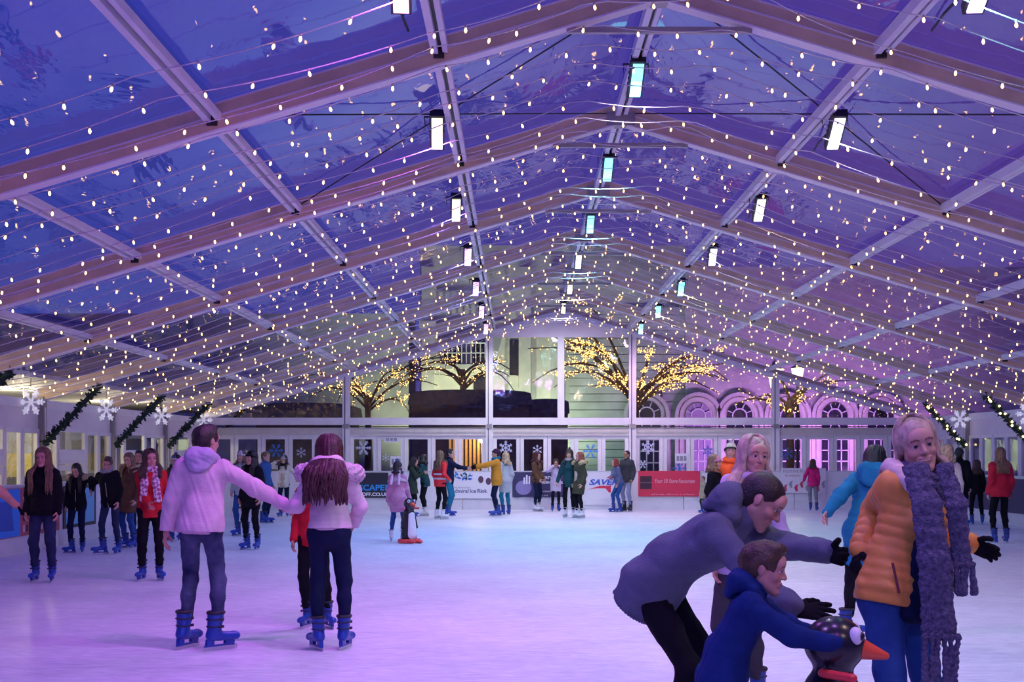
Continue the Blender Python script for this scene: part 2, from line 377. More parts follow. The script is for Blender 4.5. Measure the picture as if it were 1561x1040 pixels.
plate(r, 'emblem', [(-.22 + .09 * math.cos(a * .5236), .50 + .09 * math.sin(a * .5236)) for a in range(12)], B['cyan'])
r, W, H = banner(684, 752, 720, 760, B['white'], 'white Admiral Ice Rink banner with blue leaf border and baubles')
lettering(r, 'Welcome to the', .075, -.28, .30, B['grey'], w=.5); lettering(r, 'Admiral Ice Rink', .15, -.05, .20, B['ink'], bold=.003, w=1.0)
rnd = random.Random(3)
for k in range(26):
    x = -W / 2 + .04 + rnd.random() * .62; z = H - .03 - rnd.random() * .16; a = rnd.random() * 6.28; s = .035 + rnd.random() * .05
    plate(r, 'leaf_print', [(x + s * math.cos(a), z + s * math.sin(a)), (x + s * .4 * math.cos(a + 1.4), z + s * .4 * math.sin(a + 1.4)), (x - s * math.cos(a), z - s * math.sin(a)), (x + s * .4 * math.cos(a - 1.4), z + s * .4 * math.sin(a - 1.4))], B[['blue', 'ice', 'ice', 'black'][k % 4]], y=-.008 - k * .0002, t=.001)
for x, z in ((.27, .52), (.48, .47)):
    plate(r, 'bauble_print', [(x + .075 * math.cos(a * .5236), z + .10 * math.sin(a * .5236)) for a in range(12)], B['brown'])
r, W, H = banner(781, 865, 720, 758, B['navy'], 'dark violet banner with pale round motif and white text lines')
plate(r, 'round_print', [(-.45 + .22 * math.cos(a * .35), .26 + .20 * math.sin(a * .35)) for a in range(18)], B['violet'])
for x, h in ((-.43, .2), (-.36, .28), (-.29, .24)): plate(r, 'tower_print', rect(x - .022, x + .022, .36, .36 + h * .9), B['white'], y=-.010)
lettering(r, 'LIBERTY', .10, .16, .53, B['white'], bold=.003); lettering(r, 'STUDENT LIVING', .09, .30, .40, B['white'], bold=.003); lettering(r, 'apartments', .07, .16, .16, B['white']); lettering(r, 'www.  .co.uk', .05, .1, .05, B['white'])
r, W, H = banner(893, 964, 720, 770, B['pale'], 'white banner with red star swoosh and blue slanted lettering')
lettering(r, 'SAVERS', .21, -.08, .62, B['blue'], bold=.008, italic=.3, w=.95)
plate(r, 'star_print', [(-.60, .42), (-.25, .53), (.02, .53), (.05, .56), (.05, .33), (-.02, .36), (-.10, .46), (-.35, .46)], B['red'])
plate(r, 'swoosh_print', [(-.08, .74), (.10, .86), (.16, .90), (.16, .76), (.10, .72)], B['red'])
r, W, H = banner(973, 1067, 718, 757, B['red'], 'red banner with dark square logo and white script lettering')
plate(r, 'logo_square', rect(-W / 2 + .05, -W / 2 + .37, .20, .56), B['dkred']); lettering(r, 'MORGAN QUARTER', .035, -W / 2 + .21, .38, B['grey'], y=-.011)
lettering(r, 'Your 50 Store Favourites', .16, .16, .42, B['pink'], italic=.3, w=1.1); lettering(r, 'shop   dine   relax', .05, .1, .06, B['pink'], w=1.2)
r, W, H = banner(1190, 1259, 714, 752, B['pale'], 'pale banner with red and grey drawings behind the child in pink')
lettering(r, 'FESTIVE FUN', .10, -.2, H - .09, B['grey'], w=.7); lettering(r, 'for everyone', .08, -.3, H - .2, B['brick'], w=.4)
for k in range(8):
    x = -.5 + .15 * k; z = .12 + .1 * (k % 2)
    plate(r, 'figure_print', [(x, z - .08), (x + .05, z - .06), (x + .035, z + .06), (x + .07, z + .13), (x - .01, z + .10), (x - .05, z + .03)], B[['brick', 'grey', 'red'][k % 3]])
def side_banner(x, y0, y1, z0, z1, label):
    r = empty('side_banner', (x, (y0 + y1) / 2, z0), math.radians(90)); tag(r, label, 'banner', 'banners on the left barrier')
    m = MB(); m.box((0, 0, (z1 - z0) / 2), (y1 - y0, .012, z1 - z0)); return r, m
r, m = side_banner(-7.70, 15.8, 20.8, .27, 1.02, 'blue and red chequered banner on the left barrier beside the long-haired woman')
m.build('sheet', B['brick'], r); plate(r, 'blue_print', rect(-2.5, .85, .01, .74), B['bright']); plate(r, 'dark_print', [(-2.4, .2), (.6, .1), (.5, .55), (-1.8, .6)], B['blue'], y=-.010)
for k in range(12):
    for j in range(4):
        x = .95 + k * .12; z = .06 + j * .17; plate(r, 'check_print', rect(x, x + .08, z, z + .11), B['pink'] if (k + j) % 3 == 0 else B['dkred'], y=-.010)
r, m = side_banner(-7.70, 21.0, 22.6, .27, 1.0, 'small pale blue framed banner behind the girl in the dark parka')
m.build('sheet', B['black'], r); plate(r, 'ice_print', rect(-.7, .7, .06, .67), B['ice'])
m = None
r = empty('side_banner', (10.70, 27.5, .27), math.radians(-90)); tag(r, 'long dark violet banner on the right barrier behind the red coat', 'banner')
m = MB(); m.box((0, 0, .37), (9, .012, .74)); m.build('sheet', B['navy'], r)

# ================================================================ snowflakes
M_flake = mat('snowflake_white', (.85, .85, .9), .4, emit=(.9, .88, 1.), estr=.35)
M_flake_b = mat('snowflake_blue', (.05, .22, .65), .5)
M_flake_w = mat('snowflake_pale', (.62, .66, .85), .5)
def flake_mesh(R, t, m, name, style=0, nodes=False):
    b = MB()
    for k in range(6):
        a = k * math.pi / 3 + (math.pi / 6 if style else 0); c, s = math.cos(a), math.sin(a)
        def bar(r0, o0, r1, o1, w):
            b.beam((r0 * c - o0 * s, 0, r0 * s + o0 * c), (r1 * c - o1 * s, 0, r1 * s + o1 * c), t, w, up=(0, 1, 0)) if False else b.beam((r0 * c - o0 * s, 0, r0 * s + o0 * c), (r1 * c - o1 * s, 0, r1 * s + o1 * c), w, t, up=(0, 1, 0))
        bar(0, 0, R, 0, R * .11)
        for rr, ll in ((.42, .22), (.66, .26)) if style != 2 else ((.55, .30),):
            for q in (-1, 1): bar(R * rr, 0, R * (rr + ll * .8), q * R * ll * .75, R * .09)
        if style == 1: bar(R * .45, -R * .26, R * .45, R * .26, R * .09)
        if nodes:
            for rr, oo in ((1., 0), (.83, .17), (.83, -.17), (.6, .14), (.6, -.14)):
                x = R * (rr * c - oo * s); z = R * (rr * s + oo * c); b.lathe([(.001, z - R * .09), (R * .08, z - R * .045), (R * .08, z + R * .045), (.001, z + R * .09)], 6, (x, 0, 0))
    return b.mesh(name, m)
SF = [flake_mesh(1, .03, M_flake_w, 'flake', s) for s in (0, 1, 2)]; SFB = [flake_mesh(1, .03, M_flake_b, 'flake', s) for s in (0, 1, 2)]
for px, py, rp, kind, st, lab in ((554, 683, 12, 0, 0, 'large pale snowflake sticker on the window beside the fur hood'), (588, 698, 6, 0, 2, 'small pale snowflake sticker under the white window notice'),
        (771, 683, 11, 0, 1, 'lacy pale snowflake sticker behind the mustard coat'), (819, 686, 8, 0, 2, 'pale star snowflake sticker above the woman in dark olive'), (900, 688, 12, 1, 0, 'solid blue snowflake sticker right of the olive parka'),
        (988, 682, 11, 0, 1, 'pale wheel shaped snowflake sticker above the red banner'), (980, 708, 7, 0, 0, 'small pale snowflake sticker touching the red banner top'), (421, 687, 11, 1, 0, 'blue snowflake sticker behind the girl in the white jacket'),
        (459, 690, 8, 0, 2, 'pale snowflake sticker left of the dark red hair'), (692, 691, 5, 0, 2, 'tiny pale snowflake sticker in front of the warm lit doorway'), (372, 694, 9, 0, 0, 'pale snowflake sticker in the violet window by the beanie'),
        (1079, 688, 9, 1, 1, 'blue snowflake sticker in the window left of the striped bobble hat'), (1200, 692, 10, 1, 2, 'blue snowflake sticker in the window right of the pale blonde hair'), (1036, 714, 11, 1, 0, 'blue snowflake sticker below the white poster')):
    p = P(px, py, YB - .11); o = link('snowflake_sticker', (SFB if kind else SF)[st], None, p); s = rp * YB / FPX; o.scale = (s, .3 * s, s)
    tag(o, lab, 'sticker', 'snowflake stickers on the back windows')
for px, py, w, h, lab in ((597, 670, 22, 9, 'white notice strip with square icons at the top of a back window'), (604, 704, 18, 17, 'white square poster behind the bobble hat of the child'), (1039, 699, 20, 15, 'white poster with small figure above the red banner')):
    p = P(px, py, YB - .115); s = YB / FPX; r = empty('poster', p - Vector((0, 0, h * s / 2))); tag(r, lab, 'poster', 'posters on the back windows')
    m = MB(); m.box((0, 0, h * s / 2), (w * s, .006, h * s)); m.build('paper', B['white'], r)
    for k in range(3): plate(r, 'icon_print', rect((-.38 + k * .27) * w * s, (-.18 + k * .27) * w * s, .25 * h * s, .75 * h * s), B['grey'])
hang = flake_mesh(.235, .04, M_flake, 'flake', 0, True)
SNOW = [(XL + .22, FR[i] - .95, 2.46, lab) for i, lab in ((3, 'nearest'), (2, 'second nearest'), (1, 'third nearest'), (0, 'farthest'))]
for x, y, z, lab in SNOW:
    r = empty('hanging_snowflake', (x, y, z)); tag(r, 'white lit snowflake hanging at the left wall posts, ' + lab + ' to the camera', 'snowflake', 'hanging white snowflakes')
    link('flake', hang, r, (0, 0, 0)); m = MB(); m.tube([(0, 0, .24), (0, 0, .42)], .006, 4); m.build('cord', M_dark, r)
for y, lab in ((FR[2] - .3, 'by the lit garland near the right edge'), (FR[1] - .3, 'above the blonde woman in mustard')):
    r = empty('hanging_snowflake', (XR - .30, y + .1, 2.40)); tag(r, 'white snowflake hanging at the right wall ' + lab, 'snowflake', 'hanging white snowflakes'); link('flake', hang, r, (0, 0, 0))
    m = MB(); m.tube([(0, 0, .24), (0, 0, .42)], .006, 4); m.build('cord', M_dark, r)

# ================================================================ garlands wound on the knee braces
M_fir = mat('garland_green', (.018, .045, .03), .7, var=.4, vscale=30)
M_bulb = mat('warm_bulb', (1, .8, .5), .4, emit=(1., .56, .14), estr=8.)
M_bulb_s = mat('soft_warm_bulb', (1, .8, .4), .4, emit=(1., .75, .30), estr=5.)
def garland(x, s, y, label, lit, group):
    r = empty('garland', (x - s * .12, y - .06, 1.72)); tag(r, label, 'garland', group)
    a = np.array((0, 0, 0.)); b = np.array((-s * 1.02, 0, raf_z(x - s * 1.15) - 1.76))
    rn = np.random.RandomState(int(y * 10)); m = MB(); n = 260
    for k in range(n):
        t = rn.rand(); c = a + (b - a) * t; th = rn.rand() * 6.28; ax = (b - a) / np.linalg.norm(b - a)
        u = np.cross(ax, (0, 1, 0)); dirv = math.cos(th) * u + math.sin(th) * np.array((0, 1, 0.)) + ax * (rn.rand() - .3) * 1.4; dirv /= np.linalg.norm(dirv)
        sd = np.cross(dirv, rn.randn(3)); sd /= np.linalg.norm(sd); Ln = .06 + .06 * rn.rand()
        base = c + dirv * .025; m.add([base - sd * .010, base + dirv * Ln * .5 - sd * .022, base + dirv * Ln, base + dirv * Ln * .5 + sd * .022, base + np.cross(dirv, sd) * .008 + dirv * Ln * .5], [(0, 1, 4), (1, 2, 4), (2, 3, 4), (3, 0, 4)])
    tag(m.build('foliage', M_fir, r), kind='stuff')
    m = MB(); m.tube([a, (a + b) / 2, b], .045, 7); m.build('stem', M_fir, r)
    if lit:
        bm = MB(); bm.lathe([(.004, -.026), (.024, -.012), (.026, .008), (.004, .028)], 7); me = bm.mesh('fairy_light', M_bulb_s, True)
        for k in range(11):
            t = (k + .5) / 11; c = a + (b - a) * t; link('fairy_light', me, r, c + np.array((.05 * math.cos(k * 2.4), -.065, .05 * math.sin(k * 2.4))))
for i, lab in ((4, 'at the left edge, nearest the camera'), (3, 'above the long-haired woman'), (2, 'above the pair in dark jackets'), (1, 'left of the man in the white jacket'), (0, 'in the left back corner')):
    garland(XL, -1, FR[i], 'dark leaf garland slanting down the left wall ' + lab, False, 'garlands on the left braces')
for i, lab in ((2, 'at the right edge above the red coat'), (1, 'beside the head of the woman in mustard'), (0, 'in the right back corner')):
    garland(XR, 1, FR[i], 'green garland with yellow lights ' + lab, i > 0, 'garlands on the right braces')

# ================================================================ floodlights under ridge and purlins (their real light included)
M_hous = mat('lamp_housing', (.02, .02, .025), .5, .3)
LCOL = dict(teal=(.30, .95, 1.), warm=(1., .88, .62), pink=(1., .55, .95), violet=(.55, .25, 1.), white=(.88, .84, 1.), blue=(.20, .32, 1.), magenta=(.72, .14, 1.), peach=(1., .72, .55), green=(.6, 1., .75))
LM = {k: mat('lamp_glass_' + k, c, .3, emit=c, estr=1.4) for k, c in LCOL.items()}
hm = MB(); hm.box((0, 0, .05), (.15, .52, .09)); hm.box((0, -.15, .12), (.10, .06, .06)); hm.box((0, .15, .12), (.10, .06, .06))
for q in range(5): hm.box((0, -.16 + q * .08, .105), (.16, .015, .03))
HOUS = hm.mesh('housing', M_hous)
gm = MB(); gm.box((0, 0, -.004), (.11, .46, .02)); LENS = {k: gm.mesh('lens', m) for k, m in LM.items()}
bm_ = MB(); bm_.tube([(-.13, 0, .03), (-.13, 0, .22), (.13, 0, .22), (.13, 0, .03)], .012, 5); BRK = bm_.mesh('bracket', M_hous)
cm_ = MB(); cm_.tube([(0, .2, .12), (.03, .45, .16), (-.02, .9, .13), (.02, 1.4, .17)], .012, 5); CBL = cm_.mesh('cable', M_hous)
def flood(xo, i, tilt, col, power, label, lcol=None, spread=125, aim=0.):
    y = (FR[i] + FR[i + 1]) / 2; x = XC + xo; z = raf_z(x) - .02 + (0.0 if xo else -.06)
    r = empty('floodlight', (x, y, z)); r.rotation_euler = (math.radians(-26), 0, math.radians(tilt * .3)); tag(r, label, 'floodlight', 'floodlights under the roof')
    link('housing', HOUS, r); link('lens', LENS[col], r); link('bracket', BRK, r); link('cable', CBL, r).rotation_euler = (math.radians(26), 0, 0)
    if power:
        ld = bpy.data.lights.new('floodlight_beam', 'SPOT'); ld.energy = power; ld.color = LCOL[lcol or col]; ld.spot_size = math.radians(spread); ld.spot_blend = .8; ld.shadow_soft_size = .12
        lo = bpy.data.objects.new('floodlight_beam', ld); COL.objects.link(lo); lo.parent = r; lo.location = (0, 0, -.03); lo.rotation_euler = (math.radians(26 + aim), 0, 0)
ROWL = ['warm', 'warm', 'warm', 'pink', 'pink', 'pink', 'warm', 'warm', 'violet', 'violet']
# rows of lamps, counted from the back gable (index 0) towards the camera; the last ones hang behind the camera
#        lens colour, beam colour, watts
ROW_L = [('pink', 'white', 150), ('pink', 'white', 150), ('pink', 'blue', 300), ('pink', 'blue', 300), ('warm', 'violet', 230), ('warm', 'magenta', 330), ('warm', 'magenta', 420), ('violet', 'violet', 420), ('blue', 'blue', 620), ('blue', 'blue', 420)]
ROW_C = [('warm', 'white', 150), ('warm', 'white', 170), ('warm', 'teal', 170), ('teal', 'teal', 190), ('teal', 'teal', 200), ('teal', 'white', 170), ('teal', 'white', 230), ('blue', 'violet', 300), ('violet', 'magenta', 260), ('blue', 'blue', 420)]
ROW_R = [('teal', 'pink', 150), ('teal', 'white', 150), ('teal', 'green', 150), ('white', 'white', 160), ('white', 'peach', 190), ('white', 'white', 200), ('pink', 'teal', 170), ('violet', 'peach', 260), ('violet', 'peach', 260), ('blue', 'violet', 420)]
PW = 1.22
for nm, xo, tilt, row in (('left purlin', -2.05, 12, ROW_L), ('ridge', 0, 0, ROW_C), ('right purlin', 2.05, -12, ROW_R)):
    for i, (c, lc, w) in enumerate(row):
        if i == 9: continue
        flood(xo, i, tilt, c, w * PW * (1.6 if i < 4 else (1.15 if i < 7 else .62)), 'black floodlight with %s lens under the %s, %s from the back wall' % (dict(pink='pinkish', warm='warm white', teal='teal', white='white', violet='violet', blue='blue')[c], nm, ORD[i]), lc, spread=150, aim=16 if i < 7 else 28)
# ================================================================ fairy light strings across the roof
M_cab = mat('clear_cable', (.60, .54, .60), .4)
bb = MB(); bb.lathe([(.005, -.005), (.006, -.018), (.0105, -.032), (.0115, -.040), (.008, -.050), (.002, -.056)], 7); bb.cur = 1; bb.lathe([(.008, .006), (.0095, -.012), (.009, -.018)], 6)
M_sock = mat('bulb_socket', (.45, .38, .35), .5)
BULB = bb.mesh('bulb', [M_bulb, M_sock], True)
def string_path(y, rn):
    xs = np.linspace(-9.7, 9.7, 98); ph = rn.rand() * 6; pts = []
    sup = np.array([-9.7, -7.7, -5.75, -3.85, -1.9, -.62, .62, 1.9, 3.85, 5.75, 7.7, 9.7])
    off = .30 + .07 * rn.rand(12); off[[0, -1]] = .16
    zs = np.array([raf_z(XC + s) + RAF_H - o for s, o in zip(sup, off)]); zs[5] = zs[6] = max(zs[5], zs[6])
    yo = rn.randn(12) * .10
    for x in xs:
        k = min(np.searchsorted(sup, x, 'right') - 1, 10); t = (x - sup[k]) / (sup[k + 1] - sup[k])
        pts.append((XC + x, y + yo[k] * (1 - t) + yo[k + 1] * t, zs[k] * (1 - t) + zs[k + 1] * t - .055 * 4 * t * (1 - t)))
    return np.array(pts)
NS = 7; rns = np.random.RandomState(11)
for i in range(7):                                       # bays from the back gable to just in front of the camera
    for k in range(NS):
        y = FR[i] - 4 * (k + .5) / NS
        if y < 8.6: continue
        pts = string_path(y, rns)
        r = empty('light_string', (XC, y, EAVE)); tag(r, 'warm bulb string, %s strand of the %s roof bay from the back' % (ORD[k], ORD[i]), 'string lights', 'fairy light strings under the roof')
        q = pts - np.array((XC, y, EAVE))
        m = MB(); m.tube(q, .005, 4); m.build('cable', M_cab, r)
        seg = np.linalg.norm(np.diff(q, axis=0), axis=1); cum = np.r_[0, np.cumsum(seg)]
        pos = np.arange(.2 + .3 * rns.rand(), cum[-1], .43); pos = pos + rns.randn(len(pos)) * .07
        bp = np.stack([np.interp(pos, cum, q[:, c]) for c in range(3)], 1)
        if y < 23:
            for p in bp:
                o = link('bulb', BULB, r, p); o.rotation_euler = (rns.randn() * .2, rns.randn() * .2, 0)
        else:
            mv = np.array([v.co for v in BULB.vertices]); mf = [tuple(pp.vertices) for pp in BULB.polygons]; mi = [pp.material_index for pp in BULB.polygons]
            m = MB()
            for p in bp: m.add(mv + p, mf)
            m.mi = mi * len(bp); tag(m.build('bulbs', [M_bulb, M_sock], r, True), kind='stuff')

# ================================================================ outside: stone civic building, lit trees, street lamps, booths
YF = 56.
def F(px, py, d=YF): return P(px, py, d)
M_stone = mat('portland_stone', (.52, .50, .45), .8, bump=.2, bscale=8, var=.10, vscale=1.5)
M_stone2 = mat('weathered_stone', (.40, .42, .38), .85, bump=.25, bscale=6, var=.14, vscale=1.2)
M_nightglass = mat('night_glass', (.02, .02, .035), .15)
M_bar = mat('white_glazing_bar', (.6, .58, .6), .5)
hall = empty('civic_building', (F(870, 691).x, YF, 0)); tag(hall, 'grand pale stone civic building with arched windows behind the far gable', 'building')
HX = hall.location.x
def hadd(m, name, mats): return m.build(name, mats, hall, loc=(-HX, -YF, 0))
m = MB(); m.box(((F(1045, 0).x + 26) / 2, YF + 2.0, 5), (26 - F(1045, 0).x, 4, 10)); hadd(m, 'wing_wall', M_stone)
m = MB(); m.box(((F(640, 0).x + F(868, 0).x) / 2, YF + 2.2, 5.5), (F(868, 0).x - F(640, 0).x, 4, 11)); hadd(m, 'entrance_wall', M_stone)
m = MB(); m.box(((F(868, 0).x + F(1045, 0).x) / 2, YF + 2.2, 5.5), (F(1045, 0).x - F(868, 0).x, 4, 11)); hadd(m, 'corner_wall', M_stone2)
m = MB(); m.box((-16, YF + 3, 4), (22, 4, 8)); hadd(m, 'side_wall', M_stone2)
x0, x1 = F(868, 0).x, F(1045, 0).x
for k in range(22):                                      # coursed stone of the corner block
    z = .3 + k * .36
    m = MB()
    if 7 <= k <= 11 or k < 7:
        xa, xb = F(962, 0).x, F(1010, 0).x
        m.box(((x0 + xa) / 2, YF + .17, z + .165), (xa - x0 - .02, .12, .33)); m.box(((xb + x1) / 2, YF + .17, z + .165), (x1 - xb - .02, .12, .33))
    else: m.box(((x0 + x1) / 2, YF + .17, z + .165), (x1 - x0 - .02, .12, .33))
    hadd(m, 'stone_course', M_stone2)
for k, px in enumerate((652, 760, 800, 848)):
    m = MB(); x = F(px, 0).x; m.box((x, YF + .1, 5), (.55, .3, 10)); m.box((x, YF + .05, 7.4), (.75, .4, .3)); hadd(m, 'pilaster', M_stone)
m = MB(); m.box((F(712, 0).x, YF - .35, F(0, 561).z), (2.3, 1.0, .22)); m.box((F(712, 0).x, YF - .2, F(0, 568).z), (1.9, .6, .2)); hadd(m, 'balcony', M_stone)
for k in range(11):
    m = MB(); x = F(712, 0).x - 1.05 + k * .21; z = F(0, 557).z; m.tube([(x, YF - .8, z), (x, YF - .8, z + .95)], .03, 5); hadd(m, 'baluster', M_bar)
m = MB(); z = F(0, 557).z + .95; m.tube([(F(712, 0).x - 1.1, YF - .8, z), (F(712, 0).x + 1.1, YF - .8, z)], .04, 6); m.tube([(F(712, 0).x - 1.1, YF - .8, z - .45), (F(712, 0).x + 1.1, YF - .8, z - .45)], .03, 6); hadd(m, 'railing', M_bar)
for px, pz in ((690, 540), (735, 540), (735, 600), (790, 545)):
    m = MB(); c = F(px, pz); m.box((c.x, YF + .18, c.z), (.8, .06, 1.6)); hadd(m, 'tall_window', M_nightglass)
def arch(px, cz, ro, ri, zb, yw, glow=None):
    x = F(px, 0).x; n = 18
    m = MB()
    for rr, dep, w in ((ro, .0, .16), (ro - .22, .10, .12), (ri + .10, .2, .16)):
        pts = [(x + rr * math.cos(math.pi * k / n), yw - .10 + dep, cz + rr * math.sin(math.pi * k / n)) for k in range(n + 1)]
        pts = [(pts[0][0], pts[0][1], zb)] + pts + [(pts[-1][0], pts[-1][1], zb)]
        for a, b in zip(pts[:-1], pts[1:]): m.beam(a, b, .16, w, up=(0, 1, 0))
    w = hadd(m, 'arched_window', M_stone)
    m = MB(); m.poly([(x - ri, zb), (x + ri, zb)] + [(x + ri * math.cos(math.pi * k / n), cz + ri * math.sin(math.pi * k / n)) for k in range(n + 1)], yw - .06, yw - .02)
    m.build('pane', glow or M_nightglass, w)
    for rr in (ri * .55,):
        m = MB(); pts = [(x + rr * math.cos(6.283 * k / n), yw - .09, cz + rr * math.sin(6.283 * k / n)) for k in range(n + 1)]
        m.tube(pts, .035, 5, False)
        for k in range(8):
            a = k * math.pi / 4 + .39; m.beam((x + rr * math.cos(a), yw - .09, cz + rr * math.sin(a)), (x + ri * math.cos(a), yw - .09, cz + max(-.8, ri * math.sin(a))), .04, .05, up=(0, 1, 0))
        for k in (-1, 0, 1): m.box((x + k * ri * .5, yw - .09, (zb + cz - ri) / 2), (.05, .04, max(.1, cz - ri - zb)))
        for k in range(5): m.box((x, yw - .09, zb + (cz - ri - zb) * k / 4), (2 * ri, .04, .05))
        m.build('glazing_bars', M_bar, w)
M_vglass = mat('pane_violet_light_tint', (.30, .22, .34), .6)  # violet light on the window, put into the pane's base colour
for k, px in enumerate((1064, 1127, 1200, 1272, 1342)): arch(px, F(0, 634).z, .98, .58, .7, YF, M_vglass if k == 0 else None)
arch(986, F(0, 632).z, .95, .62, .6, YF + .16)
def lamp_light(name, loc, col, power, size=.3, spot=None, aim=None, parent=None):
    ld = bpy.data.lights.new(name, 'SPOT' if spot else 'POINT'); ld.energy = power; ld.color = col; ld.shadow_soft_size = size
    o = bpy.data.objects.new(name, ld); COL.objects.link(o); o.location = loc
    if spot:
        ld.spot_size = math.radians(spot); ld.spot_blend = .6; o.rotation_euler = (Vector(aim) - Vector(loc)).to_track_quat('-Z', 'Y').to_euler()
    if parent: o.parent = parent; o.matrix_parent_inverse = parent.matrix_basis.inverted()
    return o
M_up = mat('uplighter_case', (.03, .03, .03), .5)
for k, (px, col, pw, lab) in enumerate(((1080, (.72, .32, 1), 800, 'below the first arched window'), (1160, (.72, .32, 1), 850, 'below the second arched window'), (1235, (.75, .28, 1), 1000, 'below the third arched window'), (1320, (.72, .28, 1), 1000, 'below the last arched window'),
        (700, (.95, 1., .62), 2100, 'below the stone balcony'), (800, (.85, 1., .70), 1900, 'below the entrance pilasters'), (930, (.6, 1., .75), 260, 'below the coursed corner block'))):
    x = F(px, 0).x; r = empty('uplighter', (x, YF - 3.2, -.05)); tag(r, 'small uplighter on the paving outside ' + lab, 'lamp', 'facade uplighters')
    m = MB(); m.box((0, 0, .12), (.3, .2, .2)); m.box((0, 0, .02), (.2, .3, .04)); m.build('case', M_up, r)
    lamp_light('uplighter_beam', (x, YF - 3.2, .3), col, pw, .1, 120, (x, YF, 4.5), r)
# lit street trees
M_bark = mat('bark', (.14, .09, .05), .9, bump=.4, bscale=20)
M_tl = mat('tree_light', (1, .8, .5), .4, emit=(1., .55, .14), estr=3.5)
def lit_tree(px, d, trunk_h, spread, seed, label, n1=11, nl=900, droop=.35):
    b = P(px, 691, d); r = empty('lit_tree', (b.x, d, -.05)); tag(r, label, 'tree', 'street trees wound with lights')
    rn = np.random.RandomState(seed); m = MB(); m.tube([(0, 0, 0), (.05, 0, trunk_h * .5), (0, 0, trunk_h)], [.16, .13, .11], 8); m.build('trunk', M_bark, r)
    segs = []; m = MB()
    for k in range(n1):
        th = rn.uniform(-1, 1) * 1.25 + (0 if k % 2 else math.pi); L = spread * (.6 + .5 * rn.rand()); p = np.array((0, 0, trunk_h * (.82 + .18 * rn.rand()))); pts = [p.copy()]
        v = np.array((math.cos(th), math.sin(th) * .8, .75 + .5 * rn.rand()))
        for q in range(7):
            p = p + v * L / 7; v = v + np.array((0, 0, -droop * .55)) + rn.randn(3) * .08; pts.append(p.copy())
        m.tube(pts, np.linspace(.06, .015, 8), 5); segs.append(np.array(pts))
        for z in range(5):
            q = 1 + z; st = pts[q]; d2 = v * .5 + rn.randn(3) * .5; d2[2] = abs(d2[2]) * .6; sp = [st, st + d2 * L * .16, st + d2 * L * .30 + np.array((0, 0, -.05))]
            m.tube(sp, [.02, .014, .008], 4); segs.append(np.array(sp))
    m.build('branches', M_bark, r)
    m = MB(); ob = np.array([(1, 0, 0), (-1, 0, 0), (0, 1, 0), (0, -1, 0), (0, 0, 1), (0, 0, -1)], float) * .024; of = [(0, 2, 4), (2, 1, 4), (1, 3, 4), (3, 0, 4), (2, 0, 5), (1, 2, 5), (3, 1, 5), (0, 3, 5)]
    for k in range(nl):
        s = segs[rn.randint(len(segs))]; t = rn.rand() * (len(s) - 1); i = int(t); p = s[i] + (s[i + 1] - s[i]) * (t - i) + rn.randn(3) * .05; m.add(ob + p, of)
    tag(m.build('tree_lights', M_tl, r), kind='stuff')
lit_tree(968, 42, 3.7, 4.6, 5, 'bare street tree wound with golden lights behind the centre right gable post', 15, 2400, .42)
lit_tree(560, 49, 3.9, 3.4, 9, 'smaller added tree imitating golden string reflections behind the left gable post', 9, 700, .42)  # added tree; its lights stand in for bulb string reflections in the panes
lit_tree(1203, 40, 3.3, 1.7, 4, 'dark trunked tree with few golden lights before the violet arched windows', 8, 260, .3)
lit_tree(705, 50, 5.0, 2.6, 14, 'little tree with golden lights in front of the stone balcony', 8, 300, .5)
# street lamps
M_lan = mat('lantern_glass', (1, .9, .6), .4, emit=(1., .85, .45), estr=5.)
for px, py, d, lab in ((1181, 575, 39, 'glowing street lantern above the right gable post'), (1216, 572, 46, 'glowing street lantern right of the gable post')):
    t = P(px, py, d); r = empty('street_lamp', (t.x, d, -.05)); tag(r, lab, 'street lamp', 'street lamps')
    m = MB(); m.tube([(0, 0, 0), (0, 0, t.z - .3)], .05, 8); m.lathe([(.16, 0), (.12, .3), (.06, .5)], 8); m.build('pole', M_dark, r)
    m = MB(); m.lathe([(.12, t.z - .3), (.24, t.z + .3)], 6); m.build('lantern', M_lan, r); m = MB(); m.lathe([(.28, t.z + .3), (.1, t.z + .45), (.02, t.z + .6)], 6); m.build('cap', M_dark, r)
    lamp_light('lantern_light', (t.x, d - .4, t.z), (1, .8, .45), 120, .2, parent=r)
# dark stalls outside the gable and the bright café interior on the left
M_stall = mat('stall_roof', (.10, .105, .11), .8, var=.3); M_stall2 = mat('stall_board', (.14, .10, .075), .8, var=.2)
for px0, px1, py, d, lab in ((622, 812, 592, 45, 'dark market stall with humped roof behind the left gable panes'), (385, 540, 612, 46, 'dark low stall behind the far left gable pane'), (800, 868, 606, 47, 'small dark kiosk behind the centre gable panes')):
    a, b = P(px0, py, d), P(px1, py, d); w = b.x - a.x; r = empty('market_stall', ((a.x + b.x) / 2, d + 1.2, -.05)); tag(r, lab, 'stall', 'market stalls outside')
    m = MB(); m.box((0, 0, a.z / 2 - .25), (w * .94, 2.2, a.z - .5)); m.build('body', M_stall2, r)
    m = MB(); n = 12; m.poly([(-w / 2, a.z - .55), (w / 2, a.z - .55)] + [(w / 2 * math.cos(math.pi * k / n), a.z - .5 + .5 * math.sin(math.pi * k / n) ** .22) for k in range(n + 1)], -1.3, 1.3); m.build('roof', M_stall, r)
    for k in range(3): m = MB(); m.box((w * (-.28 + .28 * k), -1.32, a.z - .62), (w * .2, .03, .12)); m.build('awning_flap', M_stall, r)
